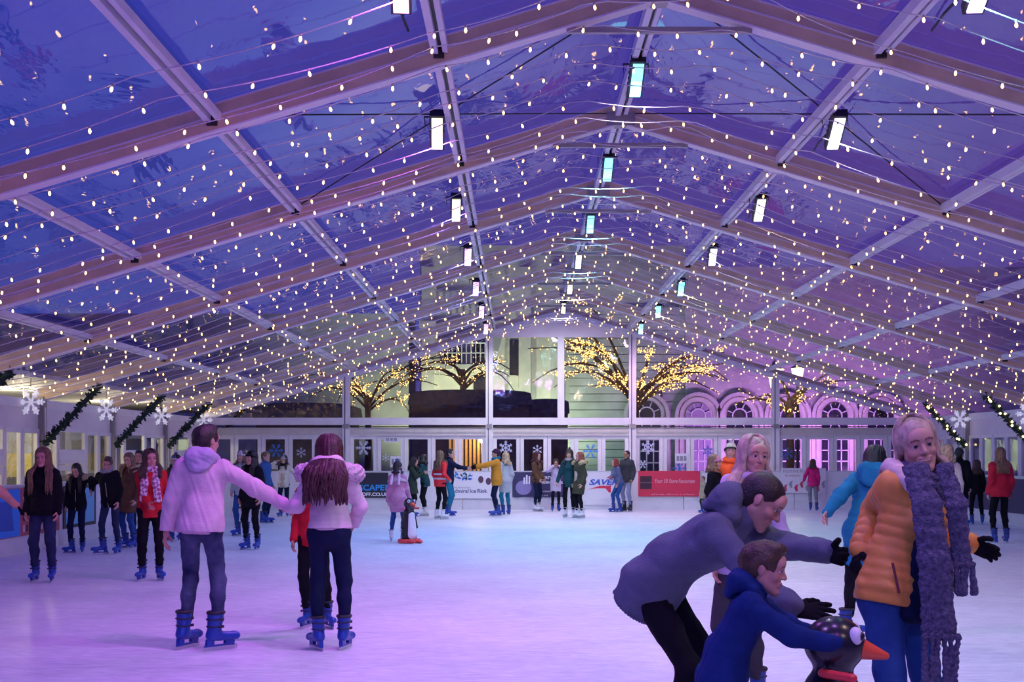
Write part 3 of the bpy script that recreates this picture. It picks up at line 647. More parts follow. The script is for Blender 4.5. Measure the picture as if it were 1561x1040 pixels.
# warm doorway seen through the back windows right of the hi-vis vest
M_door = mat('self_glow_curtain', (.55, .28, .08), .7, emit=(1., .45, .10), estr=.5, var=.3, vscale=18)  # strips emit on their own; the warm lamplight is put into the material
a = P(664, 730, 38); b = P(752, 668, 38); r = empty('lit_doorway', ((a.x + b.x) / 2, 38, -.05)); tag(r, 'warm orange lit doorway seen through the back windows', 'doorway')
m = MB(); m.box((0, .3, 1.15), (b.x - a.x, .1, 2.3)); m.build('back_panel', mat('doorway_board', (.08, .05, .04), .8), r)
for k in range(11): m = MB(); m.box((-.45 + k * .125, .20, 1.15), (.07, .06, 2.1)); m.build('curtain_strip', M_door, r)
m = MB(); m.box((0, .15, 2.35), (b.x - a.x + .1, .5, .12)); m.build('lintel', M_stall, r)
m = MB(); m.lathe([(.02, -.12), (.12, -.05), (.12, .05), (.02, .12)], 10, (.55, .05, 2.02)); m.build('lamp_globe', M_lan, r)
lamp_light('doorway_light', (r.location.x + .5, 37.8, 1.9), (1, .7, .3), 30, .1, parent=r)
# side annexe behind the left windows: pale yellow wall, dark floor
M_yel = mat('yellow_wall', (.75, .62, .14), .7, emit=None); M_annex = mat('annexe_lining', (.45, .46, .52), .7); M_annexd = mat('annexe_dado', (.10, .08, .09), .7)
ax = empty('annexe', (XL - 4.2, 26, 0)); tag(ax, 'side annexe with yellow wall band seen through the left windows', 'annexe')
for z0, z1, mm, nm in ((0, .95, M_annexd, 'dado_panel'), (.95, 1.55, M_yel, 'yellow_panel'), (1.55, 3.2, M_annex, 'upper_panel')):
    m = MB(); m.box((0, 0, (z0 + z1) / 2), (.1, 34, z1 - z0)); m.build(nm, mm, ax)
for k in range(7):
    m = MB(); m.box((.08, -14 + k * 4.6, 1.6), (.12, .22, 3.2)); m.build('pillar', M_annexd, ax)
m = MB(); m.box((2.05, 0, 3.0), (4.1, 34, .08)); m.build('lining', M_annex, ax)
for k in range(4):
    y = 14 + k * 6.5; m = MB(); m.lathe([(.05, .0), (.16, -.05), (.16, -.12), (.05, -.16)], 10, (2.2, y - 26, 2.7)); m.tube([(2.2, y - 26, 2.7), (2.2, y - 26, 2.97)], .01, 5); m.build('pendant_lamp', M_lan, ax)
    lamp_light('pendant_light', (XL - 2.0, y, 2.3), (1, .85, .55), 190, .15, parent=ax)
# ================================================================ people: signed distance shapes turned into meshes
import openvdb as vdb
V = lambda *a: np.array(a, float)
def unit(v): return v / (np.linalg.norm(v) + 1e-9)
def rotx(a): c, s = math.cos(a), math.sin(a); return np.array([[1, 0, 0], [0, c, -s], [0, s, c]])
def roty(a): c, s = math.cos(a), math.sin(a); return np.array([[c, 0, s], [0, 1, 0], [-s, 0, c]])
def rotz(a): c, s = math.cos(a), math.sin(a); return np.array([[c, -s, 0], [s, c, 0], [0, 0, 1]])

class SDF:
    """collects tapered elliptical capsules; each is smooth-joined (or cut away) in order"""
    def __init__(s): s.p = []; s.planes = []
    def cap(s, a, b, ra, rb, k=.03, side=(1, 0, 0), flat=1., flat_b=None, quilt=None, sub=False, kq=0.):
        s.p.append(dict(a=V(*a), b=V(*b), ra=ra, rb=rb, k=k, side=V(*side), fa=flat, fb=flat if flat_b is None else flat_b, quilt=quilt, sub=sub)); return s
    def ell(s, c, r, k=.02, R=None, sub=False):
        s.p.append(dict(c=V(*c), r=V(*r), k=k, R=np.eye(3) if R is None else R, sub=sub)); return s
    def cut(s, point, normal, smooth=.0):                # keep the side the normal points away from
        s.planes.append((V(*point), unit(V(*normal)))); return s
    def mesh(s, vox, noise=None):
        lo, hi = [], []
        for q in s.p:
            if q['sub']: continue
            if 'c' in q: m = q['r'].max(); lo.append(q['c'] - m); hi.append(q['c'] + m)
            else:
                m = max(q['ra'] * max(1, q['fa']), q['rb'] * max(1, q['fb'])); lo.append(np.minimum(q['a'], q['b']) - m); hi.append(np.maximum(q['a'], q['b']) + m)
        lo = np.min(lo, 0) - 3 * vox; hi = np.max(hi, 0) + 3 * vox
        n = np.ceil((hi - lo) / vox).astype(int) + 1; A = np.full(n, .25, np.float32)
        ax = [lo[i] + vox * np.arange(n[i]) for i in range(3)]
        for q in s.p:
            k = q['k']; mg = 3 * vox + k
            if 'c' in q: m = q['r'].max(); l, h = q['c'] - m - mg, q['c'] + m + mg
            else:
                m = max(q['ra'] * max(1, q['fa']), q['rb'] * max(1, q['fb'])); l, h = np.minimum(q['a'], q['b']) - m - mg, np.maximum(q['a'], q['b']) + m + mg
            i0 = np.clip(np.floor((l - lo) / vox).astype(int), 0, n); i1 = np.clip(np.ceil((h - lo) / vox).astype(int) + 1, 0, n)
            if (i1 <= i0).any(): continue
            X, Y, Z = ax[0][i0[0]:i1[0], None, None], ax[1][None, i0[1]:i1[1], None], ax[2][None, None, i0[2]:i1[2]]
            if 'c' in q:
                c, r, R = q['c'], q['r'], q['R']; x, y, z = X - c[0], Y - c[1], Z - c[2]
                u = (x * R[0, 0] + y * R[1, 0] + z * R[2, 0]); v = (x * R[0, 1] + y * R[1, 1] + z * R[2, 1]); w = (x * R[0, 2] + y * R[1, 2] + z * R[2, 2])
                k0 = np.sqrt((u / r[0]) ** 2 + (v / r[1]) ** 2 + (w / r[2]) ** 2); k1 = np.sqrt((u / r[0] ** 2) ** 2 + (v / r[1] ** 2) ** 2 + (w / r[2] ** 2) ** 2)
                d = k0 * (k0 - 1) / (k1 + 1e-6)
            else:
                a, b = q['a'], q['b']; ab = b - a; L2 = max(ab @ ab, 1e-9); L = math.sqrt(L2); w_ = ab / L
                u_ = q['side'] - w_ * (q['side'] @ w_)
                if np.linalg.norm(u_) < 1e-3: u_ = np.cross(w_, V(0, 1, 0))
                u_ = unit(u_); v_ = np.cross(w_, u_)
                x, y, z = X - a[0], Y - a[1], Z - a[2]
                tt = (x * ab[0] + y * ab[1] + z * ab[2]) / L2; t = np.clip(tt, 0, 1)
                ru = x * u_[0] + y * u_[1] + z * u_[2]; rv = x * v_[0] + y * v_[1] + z * v_[2]; rw = (tt - t) * L
                wu = q['ra'] + (q['rb'] - q['ra']) * t; wv = wu * (q['fa'] + (q['fb'] - q['fa']) * t); ww = np.minimum(wu, wv)
                k0 = np.sqrt((ru / wu) ** 2 + (rv / wv) ** 2 + (rw / ww) ** 2); k1 = np.sqrt((ru / wu ** 2) ** 2 + (rv / wv ** 2) ** 2 + (rw / ww ** 2) ** 2)
                d = k0 * (k0 - 1) / (k1 + 1e-6)
                if q['quilt']: pit, amp = q['quilt']; d = d + amp * (1 - np.abs(np.sin(math.pi * t * L / pit)) ** .6)
            sl = tuple(slice(i0[i], i1[i]) for i in range(3)); B = A[sl]
            if q['sub']: d = -d; h = np.clip(.5 - .5 * (B - d) / max(k, 1e-5), 0, 1); A[sl] = B * (1 - h) + d * h + k * h * (1 - h)
            else: h = np.clip(.5 + .5 * (B - d) / max(k, 1e-5), 0, 1); A[sl] = B * (1 - h) + d * h - k * h * (1 - h)
        for p0, nn in s.planes:
            d = (ax[0][:, None, None] - p0[0]) * nn[0] + (ax[1][None, :, None] - p0[1]) * nn[1] + (ax[2][None, None, :] - p0[2]) * nn[2]; A = np.maximum(A, d)
        g = vdb.FloatGrid(.25); g.copyFromArray(np.ascontiguousarray(A, np.float32))
        r = g.convertToQuads(0.); v = np.array(r[0], float) * vox + lo; f = np.array(r[1], int)
        return v, f
def vnormals(v, f):
    n = np.cross(v[f[:, 2]] - v[f[:, 0]], v[f[:, 3]] - v[f[:, 1]]); N = np.zeros_like(v)
    for i in range(4): np.add.at(N, f[:, i], n)
    return N / (np.linalg.norm(N, axis=1)[:, None] + 1e-9)
def folds(v, f, amp, fr, seed, stretch=(1, 1, 1)):
    """cloth folds: warped sine ridges pushed along the normals"""
    rn = np.random.RandomState(seed); q = v * np.array(stretch) * fr; N = vnormals(v, f); a = np.zeros(len(v))
    for k in range(4):
        d1 = unit(rn.randn(3) * V(.7, .7, 1.3)); d2 = unit(rn.randn(3)); p1, p2 = rn.rand(2) * 6.28; s = 1.6 ** k
        a += np.sin(s * (q @ d1) + p1 + 1.9 * np.sin(.55 * s * (q @ d2) + p2)) / (1 + .6 * k)
    sgn = 1.0
    return v + N * (amp * a * .5)[:, None]
def np_mesh(name, parts, mats):
    """parts = [(verts, quads, material index, colour or per-vertex colours)]"""
    vs, fs, mi, cs, n = [], [], [], [], 0
    for v, f, m, c in parts:
        vs.append(v); fs.append(np.asarray(f) + n); mi.append(np.full(len(f), m)); n += len(v)
        cs.append(np.ones((len(v), 3)) if c is None else (np.tile(np.array(c, float), (len(v), 1)) if np.ndim(c) == 1 else c))
    v = np.concatenate(vs); me = bpy.data.meshes.new(name)
    tot = sum(len(f) for f in fs); lv = np.concatenate([f.ravel() for f in fs]); ln = np.concatenate([np.full(len(f), f.shape[1]) for f in fs])
    me.vertices.add(len(v)); me.vertices.foreach_set('co', v.astype(np.float32).ravel()); me.loops.add(len(lv)); me.loops.foreach_set('vertex_index', lv.astype(np.int32))
    me.polygons.add(tot); me.polygons.foreach_set('loop_start', np.r_[0, np.cumsum(ln)[:-1]].astype(np.int32))
    me.polygons.foreach_set('material_index', np.concatenate(mi).astype(np.int32)); me.polygons.foreach_set('use_smooth', [True] * tot)
    for m in mats: me.materials.append(m)
    at = me.color_attributes.new('Col', 'FLOAT_COLOR', 'POINT'); c4 = np.ones((len(v), 4), np.float32); c4[:, :3] = np.concatenate(cs); at.data.foreach_set('color', c4.ravel())
    me.update(calc_edges=True); me.validate(); return me

# ---------------------------------------------------------------- heads (built once per kind, reused)
def build_head(kind, vox):
    fem = kind != 'man'; kid = kind == 'child'; w = .93 if fem else 1.0; s = SDF()
    s.ell((0, -.014, .030), (.076 * w, .096, .086), .02)
    s.ell((0, .024, -.028), (.062 * w, .064, .086), .03)
    for q in (-1, 1):
        s.cap((q * .048 * w, .006, -.050), (q * .018, .070, -.098), .022, .017, .025)
        s.ell((q * .040 * w, .060, -.026), (.022, .020, .019), .022)
        s.ell((q * .077 * w, -.008, -.004), (.007, .017, .027), .008, rotz(q * -.35) @ rotx(.15))
    s.ell((0, .078, -.099), (.018, .014, .014), .02)
    s.cap((-.040, .072, .026), (.040, .072, .026), .013 if not fem else .010, .013 if not fem else .010, .015)
    s.ell((0, .074, .046), (.05, .02, .03), .03)
    for q in (-1, 1): s.ell((q * .031, .096, .006), (.019, .016, .011), .012, sub=True)
    for q in (-1, 1):                                    # eyelids
        s.cap((q * .017, .0830, .0125), (q * .033, .0860, .0150), .0042, .0048, .003); s.cap((q * .033, .0860, .0150), (q * .046, .0765, .0105), .0048, .0040, .003)
        s.cap((q * .018, .0815, -.0035), (q * .044, .0760, -.0040), .0034, .0034, .003)
    nl = .108 if not fem else .104
    s.cap((0, .082, .016), (0, nl, -.024), .0075, .0115, .010, flat=1)
    for q in (-1, 1): s.ell((q * .011, .095, -.028), (.008, .010, .007), .006)
    s.ell((0, .080, -.060), (.030, .016, .020), .012)
    s.ell((0, .0915, -.0540), (.024, .0080, .0048), .004); s.ell((0, .0905, -.0650), (.021, .0080, .0062), .004)
    s.cap((-.023, .0900, -.0590), (.023, .0900, -.0590), .0020, .0020, .002, sub=True)
    nr = .050 if not fem else .042
    s.cap((0, -.012, -.05), (0, -.030, -.20), nr, nr + .006, .02)
    v, f = s.mesh(vox)
    x, y, z = v.T; col = np.ones((len(v), 3))
    def mix(mask, c): global _; col[:] = col * (1 - mask[:, None]) + np.array(c) * mask[:, None]
    sm = lambda e0, e1, q: np.clip((q - e0) / (e1 - e0), 0, 1)
    cheek = np.exp(-(((np.abs(x) - .042) / .02) ** 2 + ((z + .03) / .02) ** 2)) * (y > .03); mix(cheek * .45, (1.0, .72, .66))
    lip = (((x / .025) ** 2 + ((z + .0595) / .0100) ** 2) < 1) * (y > .07); mix(lip * .65, (.82, .40, .40))
    teeth = (np.abs(x) < .019) * (np.abs(z + .0592) < .0034) * (y > .08)
    brow = (np.abs(np.abs(x) - .031) < .020) * (np.abs(z - .026 - .006 * (1 - ((np.abs(x) - .031) / .02) ** 2)) < .0040) * (y > .05); mix(brow * .85, (.22, .14, .10))
    sock = np.exp(-(((np.abs(x) - .031) / .017) ** 2 + ((z - .005) / .010) ** 2)) * (y > .05); mix(sock * .35, (.72, .52, .50))
    smile = np.zeros_like(v); e = np.exp(-((np.abs(x) - .026) / .012) ** 2 - ((z + .060) / .013) ** 2) * (y > .05); smile[:, 2] = .0075 * e; smile[:, 0] = .006 * e * np.sign(x); smile[:, 1] = -.002 * e
    smile[:, 1] += .004 * np.exp(-((np.abs(x) - .040) / .014) ** 2 - ((z + .030) / .013) ** 2) * (y > .04)
    return v, f, col, teeth, smile
HEADS = {}
def head(kind, fine):
    key = (kind, fine)
    if key not in HEADS: HEADS[key] = build_head(kind, .0030 if fine else .0075)
    return HEADS[key]
M_eyew = mat('eye', (.85, .85, .86), .15, attr=True)
def eye_mesh():
    n, m = 14, 9; v = []; c = []
    for i in range(m):
        th = math.pi * i / (m - 1)
        for j in range(n):
            a = 2 * math.pi * j / n; v.append((.0125 * math.sin(th) * math.cos(a), .0125 * math.cos(th), .0125 * math.sin(th) * math.sin(a))); c.append((.02, .02, .02) if i < 2 else ((.12, .18, .25) if i < 3 else (1, 1, 1)))
    f = [(i * n + j, (i + 1) * n + j, (i + 1) * n + (j + 1) % n, i * n + (j + 1) % n) for i in range(m - 1) for j in range(n)]
    return np_mesh('eye', [(np.array(v), np.array(f), 0, np.array(c))], [M_eyew])
EYE = eye_mesh()

# ---------------------------------------------------------------- hands
def build_hand(curl, spread=.12, inflate=0.):
    """left-handed mould: wrist at origin, fingers along +y, palm towards -z, thumb towards +x"""
    s = SDF(); g = inflate
    s.cap((0, -.02, 0), (0, .015, 0), .026 + g, .028 + g, .01, flat=.75)
    s.cap((-.004, .02, 0), (-.006, .075, 0), .036 + g, .038 + g, .014, flat=.38)
    fl = (.062, .072, .068, .052); fx = (.026, .008, -.011, -.029)
    for i in range(4):
        p = V(fx[i], .078 - abs(i - 1) * .005, 0); d0 = rotz(-(fx[i] / .03) * spread) @ V(0, 1, 0); ang = 0
        for j, fr in enumerate((.45, .32, .23)):
            ang += curl * (.9, 1.1, .8)[j]; dv = rotz(-(fx[i] / .03) * spread) @ rotx(-ang) @ V(0, 1, 0); q = p + dv * fl[i] * fr * 1.12
            s.cap(p, q, (.0092 if i < 3 else .008) + g - j * .0006, (.0086 if i < 3 else .0075) + g - j * .0006, .004); p = q
    p = V(.028, .02, -.004); a = .75
    for j, L in enumerate((.036, .03, .024)):
        dv = unit(V(math.sin(a), math.cos(a), -.35 - .5 * curl * j)); q = p + dv * L; s.cap(p, q, .0125 + g - j * .0016, .011 + g - j * .0016, .006); p = q; a -= .25
    return s.mesh(.0042)
HANDS = {}
def hand(curl, g=0.):
    k = (round(curl, 2), g)
    if k not in HANDS: HANDS[k] = build_hand(curl, .12 if curl > .25 else .28, g)
    return HANDS[k]

# ---------------------------------------------------------------- skates (shared meshes)
def skate_parts(shaft_h, bulk):
    s = SDF(); s.cap((0, -.035, .15), (0, -.020, shaft_h), .050 * bulk, .060 * bulk, .03, flat=1.12)
    s.cap((0, -.065, .112), (0, .125, .098), .044 * bulk, .040 * bulk, .03, flat=.88); s.ell((0, .145, .098), (.042 * bulk, .045, .034), .02); s.cut((0, 0, .070), (0, 0, -1)); s.cut((0, 0, shaft_h), (0, 0, 1))
    return s.mesh(.009)
SKATE = {}
def make_skate_meshes():
    for k, c, dk, sh in (('blue', (.010, .052, .33), (.02, .02, .03), .29), ('white', (.74, .74, .78), (.45, .45, .5), .27), ('black', (.02, .02, .025), (.03, .03, .03), .29)):
        v, f = skate_parts(sh, 0.98 if k == 'blue' else .92); mb = mat('skate_shell_' + k, c, .35, var=.08); md = mat('skate_trim_' + k, dk, .6)
        boot = np_mesh('boot', [(v, f, 0, None)], [mb])
        h = MB()
        if k == 'blue':                                  # moulded holder with front and rear pillars
            h.beam((0, .10, .075), (0, .09, .035), .03, .08, up=(0, 1, 0)); h.beam((0, -.07, .085), (0, -.075, .035), .034, .06, up=(0, 1, 0)); h.box((0, .01, .036), (.014, .26, .014))
        else: h.box((0, -.075, .055), (.05, .06, .05)); h.box((0, .06, .065), (.05, .17, .015)); h.box((0, .01, .045), (.01, .24, .03))
        hold = h.mesh('holder', md if k != 'blue' else mb)
        b = MB(); b.poly([(-.0025, 0), (.0025, 0), (.0025, .034), (-.0025, .034)], -.125, .165); bl = b.mesh('blade', mat('blade_steel', (.6, .62, .66), .25, .9))
        t = MB()
        for z, r in ((.185, .060), (.240, .062)) if k == 'blue' else ():
            a = np.linspace(0, 2 * math.pi, 17); t.tube(np.stack([r * .92 * np.cos(a), -.03 + r * 1.05 * np.sin(a), np.full(17, z)], 1), .0055, 5, False); t.box((.056, .0, z), (.014, .03, .02))
        a = np.linspace(0, 2 * math.pi, 17); t.tube(np.stack([.056 * np.cos(a), -.02 + .062 * np.sin(a), np.full(17, sh)], 1), .014, 6, False)
        if k != 'blue':
            for q in range(6): t.box((0, .035 + .014 * (5 - q), .13 + .022 * q), (.05, .006, .006))
        SKATE[k] = (boot, hold, bl, t.mesh('straps', md, True))
make_skate_meshes()

# ---------------------------------------------------------------- colour cloth
def cloth(key, col, rough=.85, var=.10, vscale=9., bump=.25, bscale=90., col2=None, sheen=0., spec=.12): return mat('cloth_' + key, col, rough, 0, spec, bump=bump, bscale=bscale, var=var, vscale=vscale, sheen=sheen, col2=col2)
CL = {}
def C(name):
    return CL[name]
for k, c in dict(black=(.007, .007, .011), navy=(.008, .013, .045), darkgrey=(.05, .05, .06), grey=(.20, .21, .25), greyhood=(.115, .13, .19), white=(.62, .55, .58), pinkwhite=(.72, .52, .60), red=(.50, .02, .03), redcoat=(.48, .02, .045), mustard=(.55, .24, .03), olive=(.055, .055, .035),
                 teal=(.015, .16, .28), darkteal=(.015, .06, .07), green=(.03, .05, .035), lilac=(.50, .42, .58), magenta=(.55, .02, .16), khaki=(.30, .27, .20), brown=(.11, .06, .035), beige=(.45, .36, .28), palegrey=(.38, .42, .48), blue=(.04, .09, .26), orange=(.85, .12, .03), cream=(.62, .58, .50), plum=(.05, .02, .05), bluegrey=(.10, .12, .22), palejean=(.24, .28, .42), pinkcape=(.55, .40, .46), pink=(.55, .26, .40), salmon=(.62, .30, .24), hivis=(.75, .04, .05), royal=(.010, .028, .14)).items(): CL[k] = cloth(k, c)
CL['jeans'] = cloth('jeans', (.014, .022, .062), col2=(.030, .042, .10), var=.3, vscale=5, bscale=220)
CL['jeansblue'] = cloth('jeansblue', (.018, .060, .22), col2=(.035, .10, .30), var=.3, vscale=5, bscale=220)
CL['jeansfade'] = cloth('jeansfade', (.014, .022, .065), col2=(.10, .12, .21), var=.3, vscale=4.5, bscale=220)
CL['puffer'] = cloth('puffer', (.70, .30, .055), rough=.5, var=.06, bump=.08, spec=.4, sheen=.05)
CL['pufferpink'] = cloth('pufferpink', (.74, .56, .62), rough=.55, var=.05, bump=.06)
CL['silver'] = cloth('silver', (.70, .56, .50), rough=.45, var=.06, bump=.06)
CL['fur'] = cloth('fur', (.74, .55, .62), var=.15, vscale=40, bump=.8, bscale=70)
CL['furtan'] = cloth('furtan', (.45, .36, .20), var=.25, vscale=40, bump=.8, bscale=70)
CL['knit'] = cloth('knit', (.075, .08, .15), var=.45, vscale=60, bump=1., bscale=110, col2=(.18, .16, .27))
CL['knitgrey'] = cloth('knitgrey', (.30, .29, .33), var=.3, vscale=50, bump=.8, bscale=90)
def plaid():
    m = bpy.data.materials.new('cloth_plaid'); t = nt(m); N = t.nodes; L = t.links; b = N['Principled BSDF']; b.inputs['Roughness'].default_value = .9
    tc = N.new('ShaderNodeTexCoord'); mp = N.new('ShaderNodeMapping'); mp.inputs['Rotation'].default_value = (.3, .5, .6); mp.inputs['Scale'].default_value = (26, 26, 26); ck = N.new('ShaderNodeTexChecker'); ck.inputs['Scale'].default_value = 1
    ck.inputs[1].default_value = (.70, .62, .68, 1); ck.inputs[2].default_value = (.34, .10, .20, 1); L.new(tc.outputs['Object'], mp.inputs[0]); L.new(mp.outputs[0], ck.inputs['Vector']); L.new(ck.outputs[0], b.inputs['Base Color']); return m
CL['plaid'] = plaid()
def hairmat(k, col, rough=.42): return mat('hair_' + k, col, rough, 0, .5, bump=.3, bscale=120, var=.35, vscale=22)
HM = {k: hairmat(k, c) for k, c in dict(black=(.010, .008, .008), dark=(.022, .012, .009), auburn=(.055, .012, .016), brown=(.06, .028, .014), light=(.16, .085, .045), blonde=(.48, .36, .22), paleblonde=(.46, .36, .27), red=(.22, .04, .03), tan=(.20, .11, .06)).items()}
SKIN = {k: mat('skin_' + k, c, .5, 0, .35, attr=True) for k, c in dict(fair=(.52, .29, .22), pale=(.55, .33, .26), tan=(.36, .20, .13), rosy=(.54, .27, .22)).items()}

def ik(a, t, l1, l2, pole):
    d = t - a; L = np.linalg.norm(d); mx = (l1 + l2) * .995
    if L > mx: t = a + d / L * mx; d = t - a; L = mx
    u = d / L; x = (l1 * l1 - l2 * l2 + L * L) / (2 * L); h = math.sqrt(max(l1 * l1 - x * x, 0)); p = pole - u * (pole @ u); p = unit(p)
    return a + u * x + p * h, t

def person(label, at=None, loc=None, H=None, yaw=0., kind='woman', hair=('long', 'brown', .35), top=('jacket', 'black'), legs='jeans', skates='blue', skin='fair', pose={}, lod=1, scarf=None, hat=None, gloves=None, hood=None, bulk=1., inner=None, extras=None, hem=None, group='skaters on the ice', seed=0):
    """at = (pixel x, pixel y of the skates, pixel y of the head top); yaw 0 faces the camera, 90 faces right, 180 away"""
    if at is not None:
        d = ground_d(at[1]); w = P(at[0], at[1], d); loc = (w.x, d, 0)
        if H is None: H = (at[1] - at[2]) * d / FPX
    rz = math.pi + math.radians(yaw); s = H / 1.82
    root = empty('person', loc, rz); tag(root, label, 'person', group)
    if not seed: seed = sum(map(ord, label)) % 9973
    Wl = Matrix.Translation(loc) @ Matrix.Rotation(rz, 4, 'Z'); Wi = Wl.inverted()
    def to_local(p): q = Wi @ Vector(p); return V(*q) / s
    fem = kind != 'man'; kid = kind == 'child'
    sw = (.148 if fem else .172); hw = .086 if fem else .085
    if kid: sw, hw = .140, .078
    g = pose.get
    lean, roll, twist, bow = math.radians(g('lean', 2)), math.radians(g('roll', 0)), math.radians(g('twist', 0)), math.radians(g('bow', 0))
    feet = g('feet', ((.11, .02, 12, 0), (-.11, .0, -12, 0)))          # right (+x), left: x, y, yaw out, lift
    px, py, pz = g('pelvis', (0, 0, 0)); Pv = V(px, py, 1.005 + pz)
    Rl = rotz(twist * .3) @ roty(roll * .6) @ rotx(-lean * .75); Ru = rotz(twist) @ roty(roll) @ rotx(-lean - bow); Rp = rotz(twist * .1) @ rotx(-lean * .35)
    hip = [Pv + Rp @ V(q * hw, 0, -.03) for q in (1, -1)]
    waist = Pv + Rl @ V(0, 0, .13); chest = waist + Ru @ V(0, .012, .20); neck = waist + Ru @ V(0, -.012, .385)
    sh = [waist + Ru @ V(q * sw, -.008, .325) for q in (1, -1)]
    hy, hp, hr = (math.radians(a) for a in g('head', (0, 0, 0)))       # yaw (to the person's left positive), pitch down, roll
    Rh = rotz(hy) @ (Ru if g('headfree', 1) == 0 else rotz(twist)) @ rotx(-hp) @ roty(hr); hs = g('hs', 1.05 if not kid else 1.14)
    hc = neck + unit(Rh @ V(0, .15, 1) * .6 + Ru @ V(0, 0, .4)) * .155
    kn, an = [], []
    for i, q in enumerate((1, -1)):
        fx, fy, fa, lf = feet[i]; A = V(fx, fy - .02, .15 + lf); k_, A = ik(hip[i], A, .425, .42, V(q * g('knee_out', .1), 1, 0)); kn.append(k_); an.append(A)
    el, wr, hd = [], [], []
    hands = g('hands', (None, None)); poles = g('elbows', (None, None))
    for i, q in enumerate((1, -1)):
        t = hands[i]
        if t is None: t = sh[i] + V(q * .055, .06, -.515)
        elif isinstance(t, Vector): t = to_local(t)
        else: t = V(t[0], t[1], t[2])
        pl = V(*poles[i]) if poles[i] is not None else unit(V(q * .28, -1, -.25)); pl = Ru @ pl if poles[i] is None else pl
        e, t2 = ik(sh[i], t, .285, .262, pl); el.append(e); wr.append(t2)
        hv = g('hand_dirs', (None, None))[i]; hd.append(unit(t2 - e) if hv is None else unit(V(*hv)))
    fine = lod >= 2; vox = {0: .022, 1: .017, 2: .0115, 3: .0085}[lod]
    ft = hs * s
    # ---- body: one mesh of trunk, limbs, head and hands
    b = SDF(); sx = Ru @ V(1, 0, 0)
    b.cap(Pv + V(0, 0, -.02), waist, .125, .105, .05, Rl @ V(1, 0, 0), .75); b.cap(waist, chest + Ru @ V(0, 0, .04), .105, .125, .05, sx, .72); b.cap(sh[0] - sx * .05, sh[1] + sx * .05, .055, .055, .06)
    b.cap(chest + Ru @ V(0, 0, .1), neck + Ru @ V(0, 0, .03), .07, .046, .05)
    for i in (0, 1):
        b.cap(hip[i], kn[i], .066, .040, .05); b.cap(kn[i], an[i], .038, .026, .03); b.cap(sh[i], el[i], .043, .034, .04); b.cap(el[i], wr[i], .033, .024, .02)
    bv, bf = b.mesh(max(vox, .016)); parts = [(bv * s, bf, 0, None)]
    hv, hf, hcol, teeth, smv = head(kind, fine); hcol = hcol.copy()
    if g('smile'): hcol[teeth > 0] = (1.35, 1.9, 2.1); hv = hv + smv
    brow_dark = {'blonde': .9, 'paleblonde': .9}.get(hair[1] if hair else '', 1)
    hk = V(.96 if fem else 1., .97 if fem else 1., .97 if fem else 1.) * hs
    parts.append(((hv * hk) @ Rh.T * s + hc * s, hf, 0, hcol))
    curls = g('curl', (.38, .38)); hrot = []
    for i, q in enumerate((1, -1)):
        gv = .003 if gloves else 0.; v, f = hand(curls[i], gv); v = v * V(-1 if q > 0 else 1, 1, 1); f2 = f[:, ::-1] if q > 0 else f
        y = hd[i]; inward = g('palms', (None, None))[i]; inward = V(-q, .15, 0) if inward is None else V(*inward); z = -(inward - y * (inward @ y)); z = unit(z); x = np.cross(y, z); R = np.array([x, y, z]).T
        scale = .96 if fem else 1.05
        if kid: scale = .9
        vv = ((v * scale) @ R.T + wr[i]) * s
        if gloves: link('glove', np_mesh('glove', [(vv, f2, 0, None)], [C(gloves)]), root)
        else: parts.append((vv, f2, 0, None))
    body = link('body', np_mesh('body', parts, [SKIN[skin]]), root)
    if fine:
        for q in (-1, 1):
            e = link('eye', EYE, body); c = (Rh @ (V(q * .031, .0745, .0055) * hk) + hc) * s; gz = math.radians(g('gaze', 0)); M = Matrix(np.array(Rh @ rotz(gz)).tolist()).to_4x4(); M.translation = Vector(c); e.matrix_local = M @ Matrix.Scale(s * hs * 1.02, 4)
    # ---- trousers
    t = SDF(); lt = g('legfat', 1.0) * (1. if not kid else .92)
    t.cap(hip[0], hip[1], .086 * lt, .086 * lt, .04, flat=1.12); t.cap(Pv, waist + Rl @ V(0, 0, -.04), .138, .118, .05, Rl @ V(1, 0, 0), .76)
    if fem and not kid: t.ell(Pv + Rp @ V(0, -.06, -.05), (.12, .07, .09), .05)
    for i in (0, 1):
        mid = hip[i] * .5 + kn[i] * .5
        t.cap(hip[i] + V(0, 0, -.01), kn[i], .084 * lt, .060 * lt, .05); calf = kn[i] * .66 + an[i] * .34 + unit(V(0, -1, .0)) * .014
        t.cap(kn[i], calf, .059 * lt, .056 * lt, .03); t.cap(calf, an[i] + (kn[i] - an[i]) * .22, .055 * lt, .045 * lt * g('flare', 1.), .03)
    v, f = t.mesh(vox); v = folds(v, f, .006 if lod > 1 else .004, 26, seed, (1, 1, .9))
    link('trousers', np_mesh('trousers', [(v * s, f, 0, None)], [C(legs)]), root)
    # ---- top garment
    ty, tc_ = top[0], top[1]; opt = top[2] if len(top) > 2 else {}
    th = {'jacket': .016, 'coat': .020, 'hoodie': .014, 'puffer': .030, 'bomber': .026, 'sweater': .008}[ty] * opt.get('thick', 1.); qd = opt.get('quilt'); L = hem if hem is not None else {'jacket': .14, 'coat': .32, 'hoodie': .12, 'puffer': .10, 'bomber': .02, 'sweater': .12}[ty]
    t = SDF(); lx = Rl @ V(1, 0, 0); hb = opt.get('hips', 1.0)
